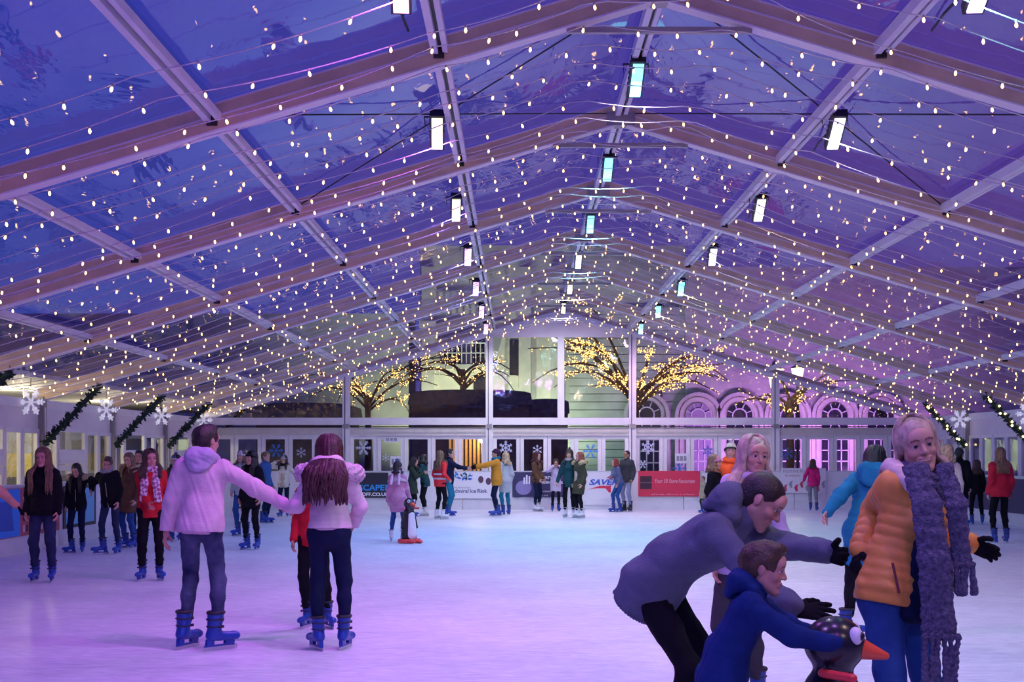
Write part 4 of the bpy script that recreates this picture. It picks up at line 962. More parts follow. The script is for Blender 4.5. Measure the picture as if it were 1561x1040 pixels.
    if L > .2:
        md = (kn[0] + kn[1]) / 2; end = Pv + (md - Pv) * min(1.05, L / .43); t.cap(Pv, end, .168 + th, (.155 + th) * opt.get('skirt', 1.05), .05, lx, .80, .78); t.cut(end, end - Pv)
    else:
        dn = Rl @ V(0, 0, -1); end = Pv + dn * L; t.cap(waist, end + dn * .06, .132 + th, (.166 * hb) + th, .04, lx, .76, quilt=qd); t.cut(end, dn)
    t.cap(Pv, waist, .160 * hb + th, (.124 if fem else .135) + th, .05, lx, .80, quilt=qd); t.cap(waist, chest + Ru @ V(0, 0, .05), (.124 if fem else .135) + th, (.146 if fem else .162) + th, .05, sx, .74, quilt=qd)
    if fem and not kid: t.ell(chest + Ru @ V(0, .075 + th * .5, .0), (.115, .06, .07), .04)
    t.cap(sh[0] - sx * .035, sh[1] + sx * .035, .050 + th * .7, .050 + th * .7, .07); t.cap(chest + Ru @ V(0, 0, .08), neck + Ru @ V(0, 0, .01), .11 + th * .5, .066 + th * .3, .05, sx, .85)
    if opt.get('collar', 1): t.cap(neck + Ru @ V(0, -.005, -.02), neck + Ru @ V(0, .0, .045), .066 + th * .4, .064 + th * .4, .03)
    sf = opt.get('sleeve', 1.)
    for i in (0, 1):
        t.cap(sh[i], el[i], (.050 + th * .9) * sf, (.041 + th) * sf, .05, quilt=qd); e2 = wr[i] - unit(wr[i] - el[i]) * .012
        t.cap(el[i], e2, (.041 + th) * sf, (.034 + th * .8) * sf, .03, quilt=qd)
        if ty in ('bomber', 'hoodie'): t.cap(wr[i] - unit(wr[i] - el[i]) * .05, wr[i] - unit(wr[i] - el[i]) * .01, .034 + th * .5, .033 + th * .5, .012)
    v, f = t.mesh(vox); v = folds(v, f, (.010 if lod > 1 else .007) * opt.get('fold', 1.), 19, seed + 1)
    jk = link({'sweater': 'sweater', 'hoodie': 'hoodie', 'coat': 'coat'}.get(ty, 'jacket'), np_mesh('jacket', [(v * s, f, 0, None)], [C(tc_)]), root)
    if ty == 'bomber' or opt.get('band'):                # ribbed hem band
        m = SDF(); dn = Rl @ V(0, 0, -1); c0 = Pv + dn * (L - .055); c1 = Pv + dn * (L + .015)
        m.cap(c0, c1, .160 + th * .6, .154 + th * .5, .02, lx, .78); m.cut(c1, dn); m.cut(c0, -dn); v, f = m.mesh(vox)
        ang = np.arctan2((v - c0) @ (Rl @ V(0, 1, 0)), (v - c0) @ lx); v = v + vnormals(v, f) * (.0025 * np.sin(ang * 60))[:, None] * (lod > 1)
        link('hem_band', np_mesh('hem_band', [(v * s, f, 0, None)], [C(opt.get('band', tc_))]), root)
    if inner:                                            # strip of pullover in an open front
        m = SDF(); a = neck + Ru @ V(0, .055, -.04); c = Pv + Rl @ V(0, .09 + th, .0); m.cap(a, chest + Ru @ V(0, .09 + th * .6, 0), .05, .065, .03, sx, .45); m.cap(chest + Ru @ V(0, .09 + th * .6, 0), c, .065, .075, .03, sx, .5); m.cap(c, c + V(0, .0, -.08), .075, .085, .03, lx, .6)
        v, f = m.mesh(vox); link('pullover', np_mesh('pullover', [(v * s, f, 0, None)], [C(inner)]), root)
    if opt.get('zip') and lod >= 1:
        m = MB(); pts = []
        for q in np.linspace(0, 1, 9):
            p = (Pv + Rl @ V(0, 0, -L)) * (1 - q) + (neck + Ru @ V(0, 0, .0)) * q; dep = .118 + th * .75 if q < .35 else (.128 + th * .75 if q < .75 else .128 + th - (q - .75) * .25)
            pts.append(p + (Ru if q > .4 else Rl) @ V(0, dep, 0))
        m.tube(np.array(pts) * s, .006, 5); m.build('zip', mat('zip_metal', (.35, .30, .22), .4, .6), root)
    if hood:                                             # hood lying on the shoulders
        m = SDF(); hk_, hsz = hood[0], (hood[1] if len(hood) > 1 else 1.)
        bk = neck + Ru @ V(0, -.05, .03)
        for q in (-1, 1):
            m.cap(neck + Ru @ V(q * .085, -.02, .015), bk + Ru @ V(q * .05, -.05, .01), .040 * hsz, .048 * hsz, .04); m.cap(neck + Ru @ V(q * .085, -.02, .015), neck + Ru @ V(q * .058, .062, -.035), .038 * hsz, .026 * hsz, .03)
        m.cap(bk + Ru @ V(-.05, -.05, .01), bk + Ru @ V(.05, -.05, .01), .05 * hsz, .05 * hsz, .04); m.cap(bk + Ru @ V(0, -.06, .0), bk + Ru @ V(0, -.075, -.09), .10 * hsz, .075 * hsz, .05, sx, .42)
        v, f = m.mesh(vox * .85); v = folds(v, f, .008, 28, seed + 2); link('hood', np_mesh('hood', [(v * s, f, 0, None)], [C(hk_)]), root)
        if len(hood) > 2:                                # fur trim
            m = SDF(); n = 16; pr = None
            for k in range(n + 1):
                a = math.pi * (-.12 + 1.24 * k / n); p = neck + Ru @ V(.150 * hsz * math.cos(a), .02 - .145 * hsz * math.sin(a), .02 + .012 * math.sin(a) - .06 * max(0, -math.sin(a)) + hood[3] if len(hood) > 3 else .0)
                if pr is not None: m.cap(pr, p, .045 * hsz, .045 * hsz, .015)
                pr = p
            v, f = m.mesh(vox * .8); rn = np.random.RandomState(seed); v = folds(v, f, .012, 80, seed + 5); link('fur_trim', np_mesh('fur_trim', [(v * s, f, 0, None)], [C(hood[2])]), root)
    if scarf:
        m = SDF(); n = 12; pr = None
        for k in range(n + 1):
            a = 2 * math.pi * k / n; p = neck + Ru @ V(.082 * math.cos(a), .01 + .088 * math.sin(a), .035 - .018 * math.sin(a))
            if pr is not None: m.cap(pr, p, .036, .036, .02)
            pr = p
        m.cap(neck + Ru @ V(-.07, .05, .01), neck + Ru @ V(.07, .06, .03), .036, .038, .02)
        if len(scarf) > 1:
            for q in scarf[1]: m.cap(neck + Ru @ V(q * .06, .09, -.01), chest + Ru @ V(q * .075, .125 + th, .02), .045, .05, .02, sx, .45); m.cap(chest + Ru @ V(q * .075, .125 + th, .02), waist + Rl @ V(q * .10, .125 + th, -.03), .05, .05, .02, sx, .4)
        v, f = m.mesh(vox * .8); v = folds(v, f, .006, 45, seed + 3); link('scarf', np_mesh('scarf', [(v * s, f, 0, None)], [C(scarf[0])]), root)
    # ---- hair
    if hair:
        st, hcn = hair[0], hair[1]; hl = hair[2] if len(hair) > 2 else 0.; hmx = HM[hcn]; inf = .010 if st != 'crop' else .004
        if hat and st == 'long': pass
        m = SDF(); h0 = V(0, -.018, .034); w = .93 if fem else 1.
        m.ell(h0, (.078 * w + inf, .098 + inf, .086 + inf), .01)
        if st == 'crop': m.ell((0, -.05, -.02), (.070 * w, .062, .07), .02)
        elif st == 'short': m.ell((0, -.05, -.015), (.074 * w, .064, .075), .02); m.ell((0, .03, .105), (.06, .06, .03), .02)
        elif st in ('long', 'bob', 'back'): m.ell((0, -.045, -.03), (.080 * w, .070, .10), .02)
        m.ell((0, .098, -.030), {'crop': (.064, .076, .090), 'back': (.060, .070, .080), 'long': (.062, .074, .084)}.get(st, (.064, .078, .090)), .012, sub=True); m.ell((0, .06, -.11), (.12, .08, .075), .015, sub=True)
        if st in ('crop', 'short'):
            for q in (-1, 1): m.ell((q * .09, .035, -.045), (.05, .045, .05), .01, sub=True); m.ell((q * .085, -.008, -.01), (.024, .026, .036), .006, sub=True)
        v, f = m.mesh(.005 if fine else .009); v = folds(v, f, {'crop': .0012, 'back': .0012}.get(st, .004), 90, seed + 4, (1, 1, .5))
        v = ((v * hk) @ Rh.T + hc) * s
        ho = link('hair', np_mesh('hair', [(v, f, 0, None)], [hmx]), root)
        if st in ('long', 'bob') and hl > 0:             # hanging locks
            rn = np.random.RandomState(seed); m = MB(); N_ = 130 if fine else 46; front = hair[3] if len(hair) > 3 else .55
            for k in range(N_):
                a = (k + rn.rand() * .8) / N_; ph = math.radians(180 + (a - .5) * 2 * (180 - (76 if not front else (front if front > 1 else 38))))     # around the head, 0 = face
                sd_ = -1 if math.sin(ph) > 0 else 1
                rr = (1.0 + .06 * rn.rand()) * (1 + .4 * (g('hairvol', 1.) - 1)); wx, wy = .088 * w * rr, .108 * rr
                dirx, diry = -math.sin(ph), math.cos(ph)
                zt = .105 + .01 * rn.rand(); ph_pts = []; yk = 1 if diry < 0 else .74
                for a_ in (14, 38, 62, 85):
                    sa, ca = math.sin(math.radians(a_)), math.cos(math.radians(a_)); ph_pts.append(V(dirx * wx * sa, -.018 + diry * wy * sa * yk, .034 + zt * ca))
                ph_pts.append(V(dirx * (wx + .002), -.022 + diry * wy * yk * .96, -.06))
                pts = [hc + Rh @ (p * hk) for p in ph_pts]
                ll = hl * (.82 + .28 * rn.rand()); nseg = 7; p = pts[-1].copy(); wav = rn.rand() * 6
                for q in range(1, nseg + 1):
                    p = p + V(0, 0, -ll / nseg) + (Rh @ V(dirx, diry, 0)) * (.010 if q < 4 else .0) * (1 + 2.5 * (g('hairvol', 1.) - 1)) + V(math.sin(wav + q * 1.3) * .005 * g('hairvol', 1.) ** 2, math.cos(wav + q) * .004, 0)
                    rel = np.linalg.inv(Ru) @ (p - waist)                                  # keep it outside the chest and shoulders
                    hgt = rel[2]; aa, bb_ = ((.060 + th, .070 + th) if hgt > .40 else ((.24 + th, .118 + th) if hgt > .30 else (.185 + th, .130 + th)))
                    hx = g('hairout', 0.); aa += hx * .3; bb_ += hx; e = math.hypot(rel[0] / aa, rel[1] / bb_)
                    if e < 1.06 and hgt < .43 + hx * .6:
                        fx_ = 1.06 / max(e, .05); rel = V(rel[0] * (fx_ if abs(rel[0]) > .16 and front else min(fx_, 1.0)), rel[1], rel[2]); yy = bb_ * 1.06 * math.sqrt(max(0, 1 - (rel[0] / (aa * 1.08)) ** 2)); rel[1] = (1 if diry > -.15 and front else -1) * max(abs(rel[1]), yy); p = waist + Ru @ rel
                    pts.append(p.copy())
                R0 = (.0115 if fine else .019) * g('hairvol', 1.) * (.8 + .5 * rn.rand()); rad = np.array([.4, .9, 1, 1, 1, 1, 1, .95, .9, .8, .6, .25][:len(pts)]) * R0
                m.tube(np.array(pts) * s, rad * s, 5 if fine else 4)
            lk = m.build('hair_locks', hmx, ho, True); tag(lk, kind='stuff')
    # ---- hat
    if hat:
        hk2, hc1 = hat[0], hat[1]; m = SDF(); m.ell((0, -.016, .046), (.086, .106, .094), .01)
        m.ell((0, .10, -.045), (.075, .085, .085), .012, sub=True); m.cut((0, 0, .0), (0, .30, -1))
        v, f = m.mesh(.006 if fine else .010); v = ((v * hk) @ Rh.T + hc) * s; ho = link('hat', np_mesh('hat', [(v, f, 0, None)], [C(hc1)]), root)
        m = SDF(); n = 16; pr = None
        for k in range(n + 1):
            a = 2 * math.pi * k / n; p = V(.084 * math.cos(a), -.014 + .103 * math.sin(a), .026 + .030 * math.sin(a))
            if pr is not None: m.cap(pr, p, .017, .017, .008)
            pr = p
        v, f = m.mesh(.007 if fine else .010); link('hat_cuff', np_mesh('hat_cuff', [(((v * hk) @ Rh.T + hc) * s, f, 0, None)], [C(hat[2] if len(hat) > 2 else hc1)]), ho)
        if hk2 == 'bobble':
            m = SDF(); m.ell((0, -.03, .165), (.036, .036, .034), .01); v, f = m.mesh(.008); v = folds(v, f, .008, 110, 3); link('bobble', np_mesh('bobble', [(((v * hk) @ Rh.T + hc) * s, f, 0, None)], [C(hat[3] if len(hat) > 3 else hc1)]), ho)
    # ---- skates
    if skates:
        for i in (0, 1):
            fx, fy, fa, lf = feet[i]; bt, ho_, bl, sp = SKATE[skates]; q = 1 if i == 0 else -1
            A = an[i]; M = Matrix.Translation(Vector((A[0], A[1] + .02, A[2] - .15)) * s) @ Matrix.Rotation(-math.radians(fa), 4, 'Z') @ Matrix.Rotation(-math.radians(min(30, lf * 200)), 4, 'X') @ Matrix.Scale(s * (1.04 if not fem else .97), 4)
            k = link('skate', bt, root, M=M)
            for mm in (ho_, bl, sp): link(mm.name.split('.')[0], mm, k)
    root['_'] = 0; del root['_']
    return dict(root=root, s=s, neck=neck, chest=chest, waist=waist, Ru=Ru, Rl=Rl, Pv=Pv, hc=hc, Rh=Rh, wr=wr, el=el, sh=sh, hip=hip, kn=kn, an=an, th=th, to_local=to_local, M=Wl)
# ================================================================ the cast, front to back
# penguin skating aids
M_pb = mat('penguin_black', (.012, .013, .022), .25); M_pw = mat('penguin_white', (.78, .76, .80), .35); M_pr = mat('penguin_red', (.70, .05, .05), .35); M_po = mat('penguin_beak', (.75, .10, .04), .3)
def penguin(loc, yaw, S, label):
    r = empty('penguin_skating_aid', loc, math.pi + math.radians(yaw)); tag(r, label, 'skating aid', 'penguin skating aids')
    def sd(name, s, m, vox=.010, par=None): v, f = s.mesh(vox); return link(name, np_mesh(name, [(v * S, f, 0, None)], [m]), par or r)
    s = SDF(); s.cap((0, -.01, .16), (0, -.01, .60), .165, .115, .04); s.ell((0, .0, .80), (.112, .120, .112), .05)
    for q in (-1, 1): s.cap((q * .13, -.02, .56), (q * .19, .0, .30), .035, .025, .03, flat=.6)
    s.cut((0, 0, .05), (0, 0, -1)); sd('body', s, M_pb)
    s = SDF(); s.cap((0, .055, .17), (0, .045, .56), .125, .085, .04); s.cut((0, 0, .06), (0, 0, -1)); sd('belly', s, M_pw)
    s = SDF(); s.cap((0, .08, .79), (0, .195, .760), .062, .020, .02, flat=.80); sd('beak', s, M_po, .007)
    for q in (-1, 1):
        s = SDF(); s.ell((q * .070, .078, .845), (.030, .028, .036), .01); e = sd('eye', s, M_pw, .006); s = SDF(); s.ell((q * .083, .100, .845), (.014, .012, .018), .01); sd('pupil', s, M_pb, .005, e)
        s = SDF(); s.cap((q * .10, -.05, .90 - .2), (q * .19, .06, .70), .018, .018, .02); sd('handle', s, M_pr, .007)
    s = SDF(); s.cap((-.10, .0, .04), (.10, .0, .04), .15, .15, .03, flat=1.0); s.cut((0, 0, .075), (0, 0, 1)); s.cut((0, 0, .012), (0, 0, -1))
    for q in (-1, 1): s.ell((q * .09, .20, .04), (.07, .11, .035), .03)
    s.planes = [(V(0, 0, .012), V(0, 0, -1)), (V(0, 0, .085), V(0, 0, 1))]; sd('foot_base', s, M_pr)
    b = MB()
    for q in (-1, 1): b.box((q * .11 * S, .02 * S, .007 * S), (.02 * S, .5 * S, .014 * S))
    b.build('runner', M_pw, r); return r
def chain(m, pts, r, k=.02, side=(1, 0, 0), flat=1.):
    r = np.broadcast_to(np.asarray(r, float), (len(pts),))
    for i in range(len(pts) - 1): m.cap(pts[i], pts[i + 1], r[i], r[i + 1], k, side, flat)

# --- foreground group
p = person('woman in a mustard padded jacket, long knitted scarf and blue jeans, smiling', loc=(1.66, 5.35, 0), H=1.745, yaw=28, hair=('long', 'paleblonde', .09, 0), top=('puffer', 'puffer', dict(quilt=(.048, .009), fold=.5, thick=.85, collar=0, hips=1.08)), hem=.06, legs='jeansblue', skates='blue', skin='pale', lod=3, gloves='black', group='foreground skaters',
           inner='navy', pose=dict(lean=3, roll=-15, head=(-30, 2, 12), smile=1, hands=(P(1310, 842, 5.42), P(1482, 830, 5.55)), feet=((.12, .0, 10, 0), (-.10, .02, -10, 0)), legfat=1.08, pelvis=(.03, 0, 0), curl=(.75, .35), elbows=((-.47, -.88, -.5), None)))
L = lambda px, py, d: p['to_local'](P(px, py, d))
side = np.linalg.inv(np.array(p['M'].to_3x3())) @ V(1, 0, 0)
m = SDF(); nk = p['neck']; Ru = p['Ru']; pr = None
for tier in (0, 1):
    pr = None
    for k in range(15):
        a = 2 * math.pi * k / 14; q = nk + Ru @ V((.078 + .022 * tier) * math.cos(a), .01 + (.085 + .03 * tier) * math.sin(a), .022 - .045 * tier - .022 * math.sin(a))
        if pr is not None: m.cap(pr, q, .034, .034, .012)
        pr = q
chain(m, [L(1396, 712, 5.16), L(1412, 770, 5.08), L(1424, 850, 5.06), L(1432, 968, 5.08)], [.06, .066, .070, .076], .02, side, .34)
chain(m, [L(1440, 712, 5.18), L(1458, 770, 5.12), L(1466, 862, 5.14)], [.042, .044, .044], .02, side, .40)
v, f = m.mesh(.0085); v = folds(v, f, .006, 60, 5); v = folds(v, f, .004, 170, 6)
sc_o = link('scarf', np_mesh('scarf', [(v * p['s'], f, 0, None)], [C('knit')]), p['root'])
rn = np.random.RandomState(4)
def tassel(px, py0, py1, d):
    a, b = L(px, py0, d), L(px + rn.randn() * 5, py1, d); t = SDF(); t.ell(a + V(0, 0, -.008), (.017, .017, .016), .006); t.cap(a + V(0, 0, -.02), b, .011, .019, .006, side, .8); vv, ff = t.mesh(.006); vv = folds(vv, ff, .004, 160, int(px)); link('tassel', np_mesh('tassel', [(vv * p['s'], ff, 0, None)], [C('knit')]), sc_o)
for k in range(6): tassel(1410 + k * 10, 968, 1052, 5.06)
for k in range(5): tassel(1450 + k * 8, 858, 904, 5.12)
# padded stand-up collar lying open, pocket zip
m = SDF()
for q in (1, -1):
    chain(m, [nk + Ru @ V(q * .02, -.115, .035), nk + Ru @ V(q * .105, -.07, .03), nk + Ru @ V(q * .14, .03, -.01), nk + Ru @ V(q * .115, .125, -.07), nk + Ru @ V(q * .085, .165, -.17)], [.036, .040, .040, .034, .022], .02)
v, f = m.mesh(.009); v = folds(v, f, .006, 40, 8); link('collar', np_mesh('collar', [(v * p['s'], f, 0, None)], [C('silver')]), p['root'])
b = MB(); Z0, Z1 = p['Pv'] + p['Rl'] @ V(.115, .135, .0), p['Pv'] + p['Rl'] @ V(.155, .110, .125); b.tube(np.array([Z0, (Z0 + Z1) / 2 + V(.004, .004, 0), Z1]) * p['s'], .006, 6); b.build('pocket_zip', mat('zip_dark', (.16, .03, .05), .5), p['root'])

p = person('man in a grey hooded top bending over the boy, black gloves, dark trousers', loc=(.755, 5.9, 0), H=1.80, yaw=62, kind='man', hair=('crop', 'dark'), top=('hoodie', 'greyhood', dict(fold=1.1, thick=1.5, hips=1.10, band='greyhood')), hem=.15, hood=('greyhood', 1.25), legs='black', skates='blue', skin='fair', lod=3, gloves='black', group='foreground skaters',
           pose=dict(lean=49, bow=10, pelvis=(0, -.10, -.06), head=(8, 38, -6), smile=1, hands=(P(1222, 938, 5.3), P(1274, 846, 5.50)), curl=(.12, .7), hand_dirs=((-.25, 1, -.05), None), palms=((-.75, -.1, -.65), None), feet=((.14, .06, 10, 0), (-.14, .10, -10, 0)), elbows=((.3, -.2, -1), (-.6, -.2, -1))))
p = person('boy in a navy hooded top crouching over the penguin aid', loc=(.905, 4.95, 0), H=1.26, yaw=82, kind='child', hair=('short', 'brown'), top=('hoodie', 'royal', dict(fold=1., thick=1.5, hips=1.06)), hem=.15, hood=('royal', 1.1), legs='jeansblue', skates='blue', skin='rosy', lod=3, group='foreground skaters',
           pose=dict(lean=16, bow=9, hs=1.26, pelvis=(0, -.12, -.04), head=(-6, 12, 0), hands=(P(1276, 982, 4.84), P(1285, 990, 5.1)), curl=(.55, .55), feet=((.12, .10, 8, 0), (-.12, .14, -8, 0)), elbows=((.5, -.2, -1), (-.5, -.2, -1))))
penguin((P(1272, 1000, 4.92).x, 4.92, 0), 78, 1.0, 'black penguin skating aid with red beak held by the boy')
person('blonde woman in a lilac grey top looking back over her shoulder', loc=(P(1130, 691, 7.5).x, 7.5, 0), H=1.68, yaw=-35, hair=('long', 'paleblonde', .30, 54), top=('sweater', 'lilac', dict(thick=2.)), scarf=('lilac',), legs='darkgrey', skin='fair', lod=3, pose=dict(hairvol=1.2, roll=-9, head=(48, 2, -4), gaze=8))
person('person in a teal hooded parka skating away with one arm held out', at=(1318, 975, 684), H=1.64, yaw=158, hair=('bob', 'black', .10), top=('coat', 'teal', dict(fold=1.2, thick=1.3)), hem=.30, hood=('teal', 1.5), legs='black', lod=2, pose=dict(lean=10, roll=9, head=(-35, 8, 0), hands=(None, P(1252, 792, 10.1)), feet=((.12, .15, 5, 0), (-.14, -.05, 60, 0))))

# --- the couple seen from behind
person('man in a white bomber jacket seen from behind, faded jeans, blue skates', at=(306, 990, 645), yaw=176, kind='man', hair=('short', 'dark'), top=('bomber', 'pinkwhite', dict(fold=1.1)), hood=('lilac', 1.15), hem=.06, legs='jeansfade', skin='rosy', lod=3, group='couple holding hands',
       pose=dict(lean=2, roll=3, head=(-28, 5, 0), hands=(P(432, 768, 9.95), (-.29, .02, .94)), feet=((.15, -.02, 42, 0), (-.13, .03, 18, 0)), curl=(.6, .4)))
p = person('woman in a pale pink padded jacket with fur hood seen from behind', at=(502, 990, 662), yaw=182, hair=('long', 'auburn', .36, 0), top=('puffer', 'pufferpink', dict(quilt=(.085, .010), fold=.7, thick=.8, band='pufferpink')), hem=-.02, hood=('pufferpink', 1.5, 'fur', -.05), legs='navy', lod=3, group='couple holding hands', bulk=1.,
       pose=dict(hairout=.20, hairvol=1.45, legfat=1.08, hands=((.16, .20, 1.00), P(436, 774, 9.95)), feet=((.13, .02, 15, 0), (-.10, -.03, -30, 0)), elbows=((1, -.3, -.4), (-.5, -.3, -1)), curl=(.4, .6)))
person('woman in a red top facing the camera, hidden behind the pink fur hood', at=(478, 957, 700), yaw=-5, hair=('long', 'black', .25), top=('sweater', 'red'), legs='black', lod=1, pose=dict(feet=((.08, 0, 10, 0), (-.16, 0, -35, 0))))

# --- group on the left
person('woman with long fair brown hair, short black jacket and dark jeans', at=(66, 887, 682), yaw=6, hair=('long', 'light', .40), top=('jacket', 'black', dict(thick=1.6)), hem=.10, legs='jeans', lod=3, skin='rosy', scarf=None, pose=dict(hairvol=1.25, head=(-6, 2, 0), legfat=1.1, feet=((.11, 0, 5, 0), (-.12, .02, -8, 0))), group='skaters on the left')
person('person in a salmon coat reaching in from the left edge', at=(-38, 893, 690), yaw=25, hair=('long', 'dark', .3), top=('coat', 'salmon'), legs='black', gloves='black', lod=1, pose=dict(hands=(None, P(26, 772, ground_d(890)))), group='skaters on the left')
person('girl with long black hair looking down in a dark fur-hooded parka', at=(118, 843, 706), yaw=4, hair=('long', 'black', .36), top=('coat', 'black', dict(zip=1)), hem=.14, hood=('black', 1.1, 'furtan', .0), legs='navy', lod=2, pose=dict(head=(-4, 24, 0), hands=(None, P(140, 748, ground_d(842))), feet=((.13, .03, 45, 0), (-.10, 0, -10, 0))), group='skaters on the left')
person('short-haired skater in a dark zipped jacket and grey scarf, head bowed', at=(172, 845, 694), yaw=-6, kind='man', hair=('short', 'brown'), top=('jacket', 'black', dict(zip=1)), scarf=('knitgrey',), legs='jeans', lod=2, skin='rosy', pose=dict(roll=6, lean=6, head=(10, 20, -12), hands=(P(139, 744, ground_d(842)), None), pelvis=(.04, 0, 0), feet=((.20, .04, 50, 0), (-.10, 0, 0, 0))), group='skaters on the left')
person('skater with tan hair in a brown coat behind the bowed skater', at=(197, 836, 690), yaw=-30, hair=('long', 'tan', .2), top=('coat', 'brown'), hood=('brown', 1.2, 'furtan', 0.), legs='jeansblue', lod=1, pose=dict(roll=-5, head=(20, 10, 10)), group='skaters on the left')
person('woman in a red pullover with white checked scarf and open black jacket', at=(230, 885, 684), yaw=14, hair=('long', 'brown', .20), top=('jacket', 'red', dict(thick=.9)), hem=.13, scarf=('plaid', (1, -1)), legs='black', lod=3, skin='rosy', pose=dict(hairvol=1.25, head=(16, 0, 4), hands=((.02, .27, 1.06), (-.25, -.02, .95)), legfat=1.08, feet=((.12, .0, 20, 0), (-.12, 0, -20, 0))), group='skaters on the left')
person('dark-haired man in black standing behind the checked scarf', at=(213, 832, 686), yaw=0, kind='man', hair=('short', 'black'), top=('jacket', 'black'), legs='jeans', lod=1, group='skaters on the left')
person('skater in a striped bobble hat and dark olive jacket behind the white bomber jacket', at=(268, 824, 693), yaw=-15, hair=('bob', 'dark', .08), hat=('bobble', 'bluegrey', 'white', 'bluegrey'), top=('jacket', 'olive'), legs='palejean', lod=1, group='skaters on the left')
person('woman in a long black coat and black beanie smiling to her right', at=(384, 838, 687), yaw=-18, hair=('long', 'black', .25), hat=('beanie', 'black'), top=('coat', 'black'), hem=.24, legs='black', lod=2, pose=dict(head=(-18, 0, 0), smile=1))
person('person in a pale hat and grey jacket behind the black beanie', at=(369, 817, 686), yaw=-20, hair=('bob', 'light', .1), hat=('beanie', 'white'), top=('jacket', 'palegrey'), legs='jeansblue', lod=1)
person('man in a blue jacket standing right of the black beanie', at=(404, 798, 688), yaw=70, kind='man', hair=('short', 'tan'), top=('jacket', 'blue', dict()), legs='navy', lod=1)
person('girl in an open white jacket and pale bobble hat raising one hand', at=(433, 788, 694), yaw=-8, hair=('long', 'dark', .22), hat=('bobble', 'palegrey'), top=('jacket', 'cream', dict(thick=1.3)), inner='beige', scarf=('black',), legs='navy', lod=1, pose=dict(hands=((.18, .22, 1.62), (-.42, .10, 1.12)), elbows=((1, .2, -.3), None)))

# --- child with penguin
p = person('child in a pink coat, pale cape and bobble hat seen from behind', at=(606, 826, 704), yaw=168, kind='child', hair=('bob', 'dark', .06), hat=('bobble', 'pinkcape', 'pinkwhite', 'bluegrey'), top=('coat', 'pink', dict(thick=1.2)), hem=.30, legs='jeansblue', skates='white', lod=2, pose=dict(hands=((.22, .25, .92), (-.24, .03, .86)), feet=((.13, .03, 15, 0), (-.15, 0, -20, 0))))
m = SDF(); nk, Ru = p['neck'], p['Ru']; m.cap(nk + V(0, 0, .03), nk + V(0, -.01, -.17), .075, .25, .03, Ru @ V(1, 0, 0), .72); m.cut(nk + V(0, 0, -.17), V(0, -.25, -1)); v, f = m.mesh(.011); v = folds(v, f, .010, 30, 4)
cp = link('cape', np_mesh('cape', [(v * p['s'], f, 0, None)], [C('pinkcape')]), p['root'])
m = SDF()
for q in (-1, 1): chain(m, [nk + Ru @ V(q * .075, -.10, .10), nk + Ru @ V(q * .085, -.16, -.06), nk + Ru @ V(q * .09, -.20, -.22)], [.03, .032, .036], .01, Ru @ V(1, 0, 0), .35)
v, f = m.mesh(.010); link('hat_strap', np_mesh('hat_strap', [(v * p['s'], f, 0, None)], [C('pinkwhite')]), p['root'])
penguin((P(624, 828, ground_d(828)).x, ground_d(828), 0), 40, .86, 'black and white penguin skating aid beside the child in pink')

# --- by the back barrier
person('woman in a long dark green coat hugging the skater in teal', at=(628, 788, 697), yaw=80, hair=('long', 'dark', .22), top=('coat', 'green'), hem=.30, legs='black', lod=1, pose=dict(lean=6, hands=(P(646, 722, 30.2), P(648, 725, 30.6)), head=(0, 15, 0)), group='skaters by the back barrier')
person('person in a dark teal jacket with pale hem and white skates', at=(648, 787, 692), yaw=-100, hair=('bob', 'black', .1), top=('jacket', 'darkteal', dict(band='white')), legs='black', skates='white', lod=1, pose=dict(lean=10, hands=(P(632, 722, 30.2), P(630, 725, 30.6))), group='skaters by the back barrier')
p = person('rink steward in a red and white vest with long fair hair', at=(671, 792, 687), yaw=140, hair=('long', 'light', .30), top=('jacket', 'hivis', dict(sleeve=.92)), legs='black', skates='white', lod=1, pose=dict(hands=((.22, .12, 1.05), None)), group='skaters by the back barrier')
for q in (0, .12):
    m = SDF(); c = p['Pv'] + V(0, 0, .06 + q); m.cap(c, c + V(0, 0, .03), .188, .186, .01, V(1, 0, 0), .80); m.planes = [(c + V(0, 0, .035), V(0, 0, 1)), (c + V(0, 0, -.01), V(0, 0, -1))]; v, f = m.mesh(.012); link('reflective_band', np_mesh('reflective_band', [(v * p['s'], f, 0, None)], [C('white')]), p['root'])
person('man in a navy jacket holding out his hand over the Admiral banner', at=(684, 787, 684), yaw=78, kind='man', hair=('short', 'black'), top=('jacket', 'navy'), legs='teal', lod=1, pose=dict(hands=(P(715, 716, 30.6), P(713, 714, 30.9)), lean=4), group='skaters by the back barrier')
person('person in a mustard coat and dark beanie reaching out to the left', at=(757, 787, 684), yaw=-84, kind='man', hair=('crop', 'dark'), hat=('beanie', 'plum'), top=('coat', 'mustard', dict(thick=1.4)), hem=.18, scarf=('teal',), legs='navy', lod=1, gloves='black', pose=dict(hands=(P(716, 715, 30.8), P(722, 712, 30.4)), lean=2), group='skaters by the back barrier')
person('woman in a long pale grey coat and white hat beside the mustard coat', at=(771, 785, 690), yaw=-150, hair=('long', 'blonde', .15), hat=('bobble', 'white'), top=('coat', 'palegrey'), hem=.32, legs='teal', lod=1, group='skaters by the back barrier')
person('woman with dark red hair in a dark brown sweater and white skates', at=(818, 780, 689), yaw=50, hair=('long', 'auburn', .2), top=('jacket', 'brown'), legs='navy', skates='white', lod=1, pose=dict(head=(10, 0, 0), hands=((.12, .2, .98), (-.1, .2, 1.)), feet=((.07, 0, 10, 0), (-.08, .02, -10, 0))), group='skaters by the back barrier')
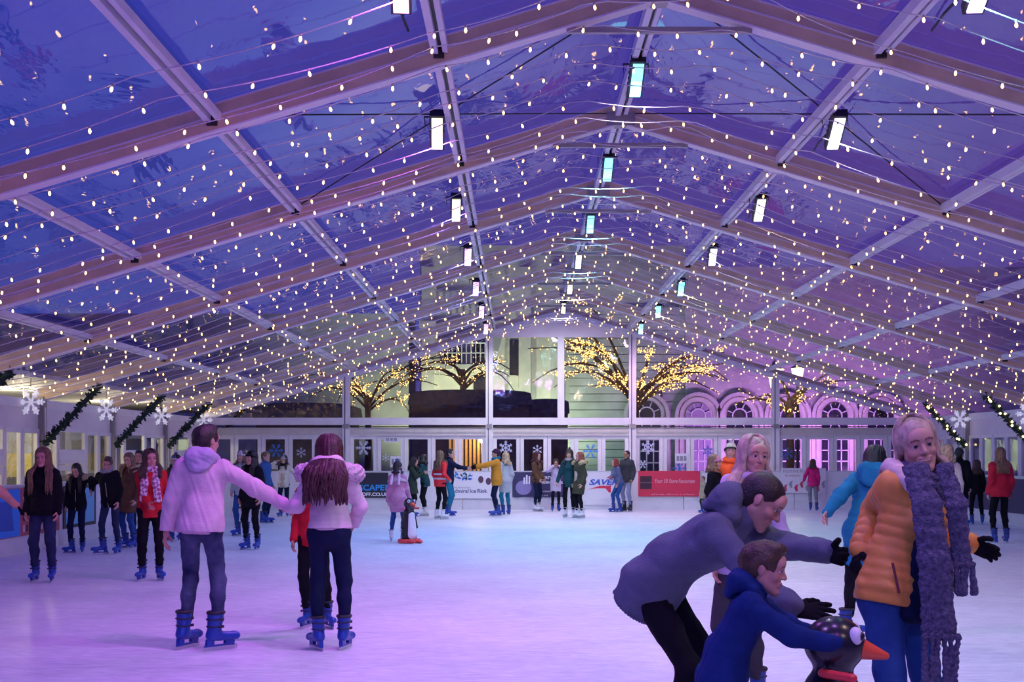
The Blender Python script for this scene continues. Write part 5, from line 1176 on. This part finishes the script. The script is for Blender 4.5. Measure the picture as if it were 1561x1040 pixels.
person('girl in a lilac coat with both hands at her face', at=(847, 780, 700), yaw=4, kind='child', hair=('bob', 'dark', .10), top=('coat', 'lilac'), hem=.30, legs='black', lod=1, pose=dict(hands=((.10, .20, 1.58), (-.10, .20, 1.58)), elbows=((1, .2, -.8), (-1, .2, -.8)), head=(0, 12, 0)), group='skaters by the back barrier')
person('woman in a dark bobble hat and green black coat beside the olive parka', at=(868, 789, 685), yaw=-15, hair=('long', 'dark', .2), hat=('bobble', 'olive'), top=('coat', 'darkteal'), hem=.2, scarf=('knitgrey',), legs='black', skates='white', lod=1, pose=dict(hands=((.32, .05, .95), None)), group='skaters by the back barrier')
person('red-haired woman in an open olive parka with fur hood', at=(884, 790, 689), yaw=-62, hair=('bob', 'red', .06), top=('coat', 'olive', dict(thick=1.3)), hem=.34, hood=('olive', 1.3, 'furtan', .0), inner='beige', legs='black', skates='white', lod=1, group='skaters by the back barrier')
person('red-haired skater in a violet jacket leaning away from the barrier', at=(942, 781, 697), yaw=-62, hair=('bob', 'red', .06), top=('jacket', 'bluegrey'), legs='jeansblue', lod=1, pose=dict(lean=14, roll=10, pelvis=(0, -.06, -.03), hands=(P(928, 735, 32.3), None), feet=((.12, .12, 0, 0), (-.10, .0, 0, 0))), group='skaters by the back barrier')
person('man in a charcoal jacket and pale trousers standing at the barrier', at=(956, 780, 686), yaw=-40, kind='man', hair=('crop', 'black'), top=('jacket', 'darkgrey', dict(thick=1.5)), legs='palejean', skates='black', skin='tan', lod=1, pose=dict(hands=(P(938, 725, 33.2), None)), group='skaters by the back barrier')
person('person in an orange top and green striped bobble hat behind the blonde woman', loc=(P(1114, 691, 18.).x, 18., 0), H=1.72, yaw=-10, kind='man', hair=('crop', 'dark'), hat=('bobble', 'cream', 'green', 'cream'), top=('jacket', 'orange'), legs='black', lod=1, scarf=('orange',))
person('person in a black coat and pink hat left of the striped bobble hat', loc=(P(1089, 691, 18.).x, 18., 0), H=1.54, yaw=60, hair=('bob', 'tan', .1), hat=('beanie', 'pink'), top=('coat', 'black'), legs='black', lod=1)
person('small child in a beige coat at the end of the red banner', at=(1072, 782, 726), yaw=-60, kind='child', hair=('short', 'tan'), top=('coat', 'khaki'), hem=.3, legs='green', lod=1)
person('girl in a magenta jacket and grey leggings in front of the pale banner', at=(1239, 779, 700), yaw=172, hair=('bob', 'brown', .12), top=('jacket', 'magenta', dict(thick=1.2)), legs='grey', lod=1, pose=dict(hands=(None, (-.30, .12, 1.05)), feet=((.14, .05, 20, 0), (-.08, 0, 0, 0))), group='skaters by the back barrier')
# --- right edge
person('woman in a bright red coat with long fair hair seen from behind', at=(1525, 828, 682), yaw=184, hair=('long', 'tan', .28, 0), top=('jacket', 'redcoat', dict(thick=1.6)), hem=.13, legs='black', lod=2, pose=dict(legfat=1.0, feet=((.12, .02, 10, 0), (-.14, 0, -20, 0))), group='skaters on the right')
person('woman with brown hair in a black top left of the red coat', at=(1489, 800, 701), yaw=172, hair=('long', 'brown', .2, 0), top=('sweater', 'black'), legs='black', lod=1, pose=dict(feet=((.15, 0, 15, 0), (-.15, 0, -30, 0))), group='skaters on the right')
person('person in a black coat and grey hat standing behind the mustard jacket', at=(1462, 808, 682), yaw=150, kind='man', hair=('crop', 'black'), hat=('beanie', 'darkgrey'), top=('coat', 'black'), legs='black', lod=1, group='skaters on the right')
person('person in a cream hat and jacket half hidden by the mustard jacket', at=(1444, 846, 678), yaw=170, hair=('bob', 'blonde', .08), hat=('beanie', 'cream'), top=('jacket', 'cream'), legs='darkgrey', lod=1, group='skaters on the right')
person('child in a dark red jacket at the right edge by the barrier', at=(1556, 792, 706), yaw=100, kind='child', hair=('bob', 'brown', .1), top=('jacket', 'redcoat'), legs='black', lod=1, group='skaters on the right')
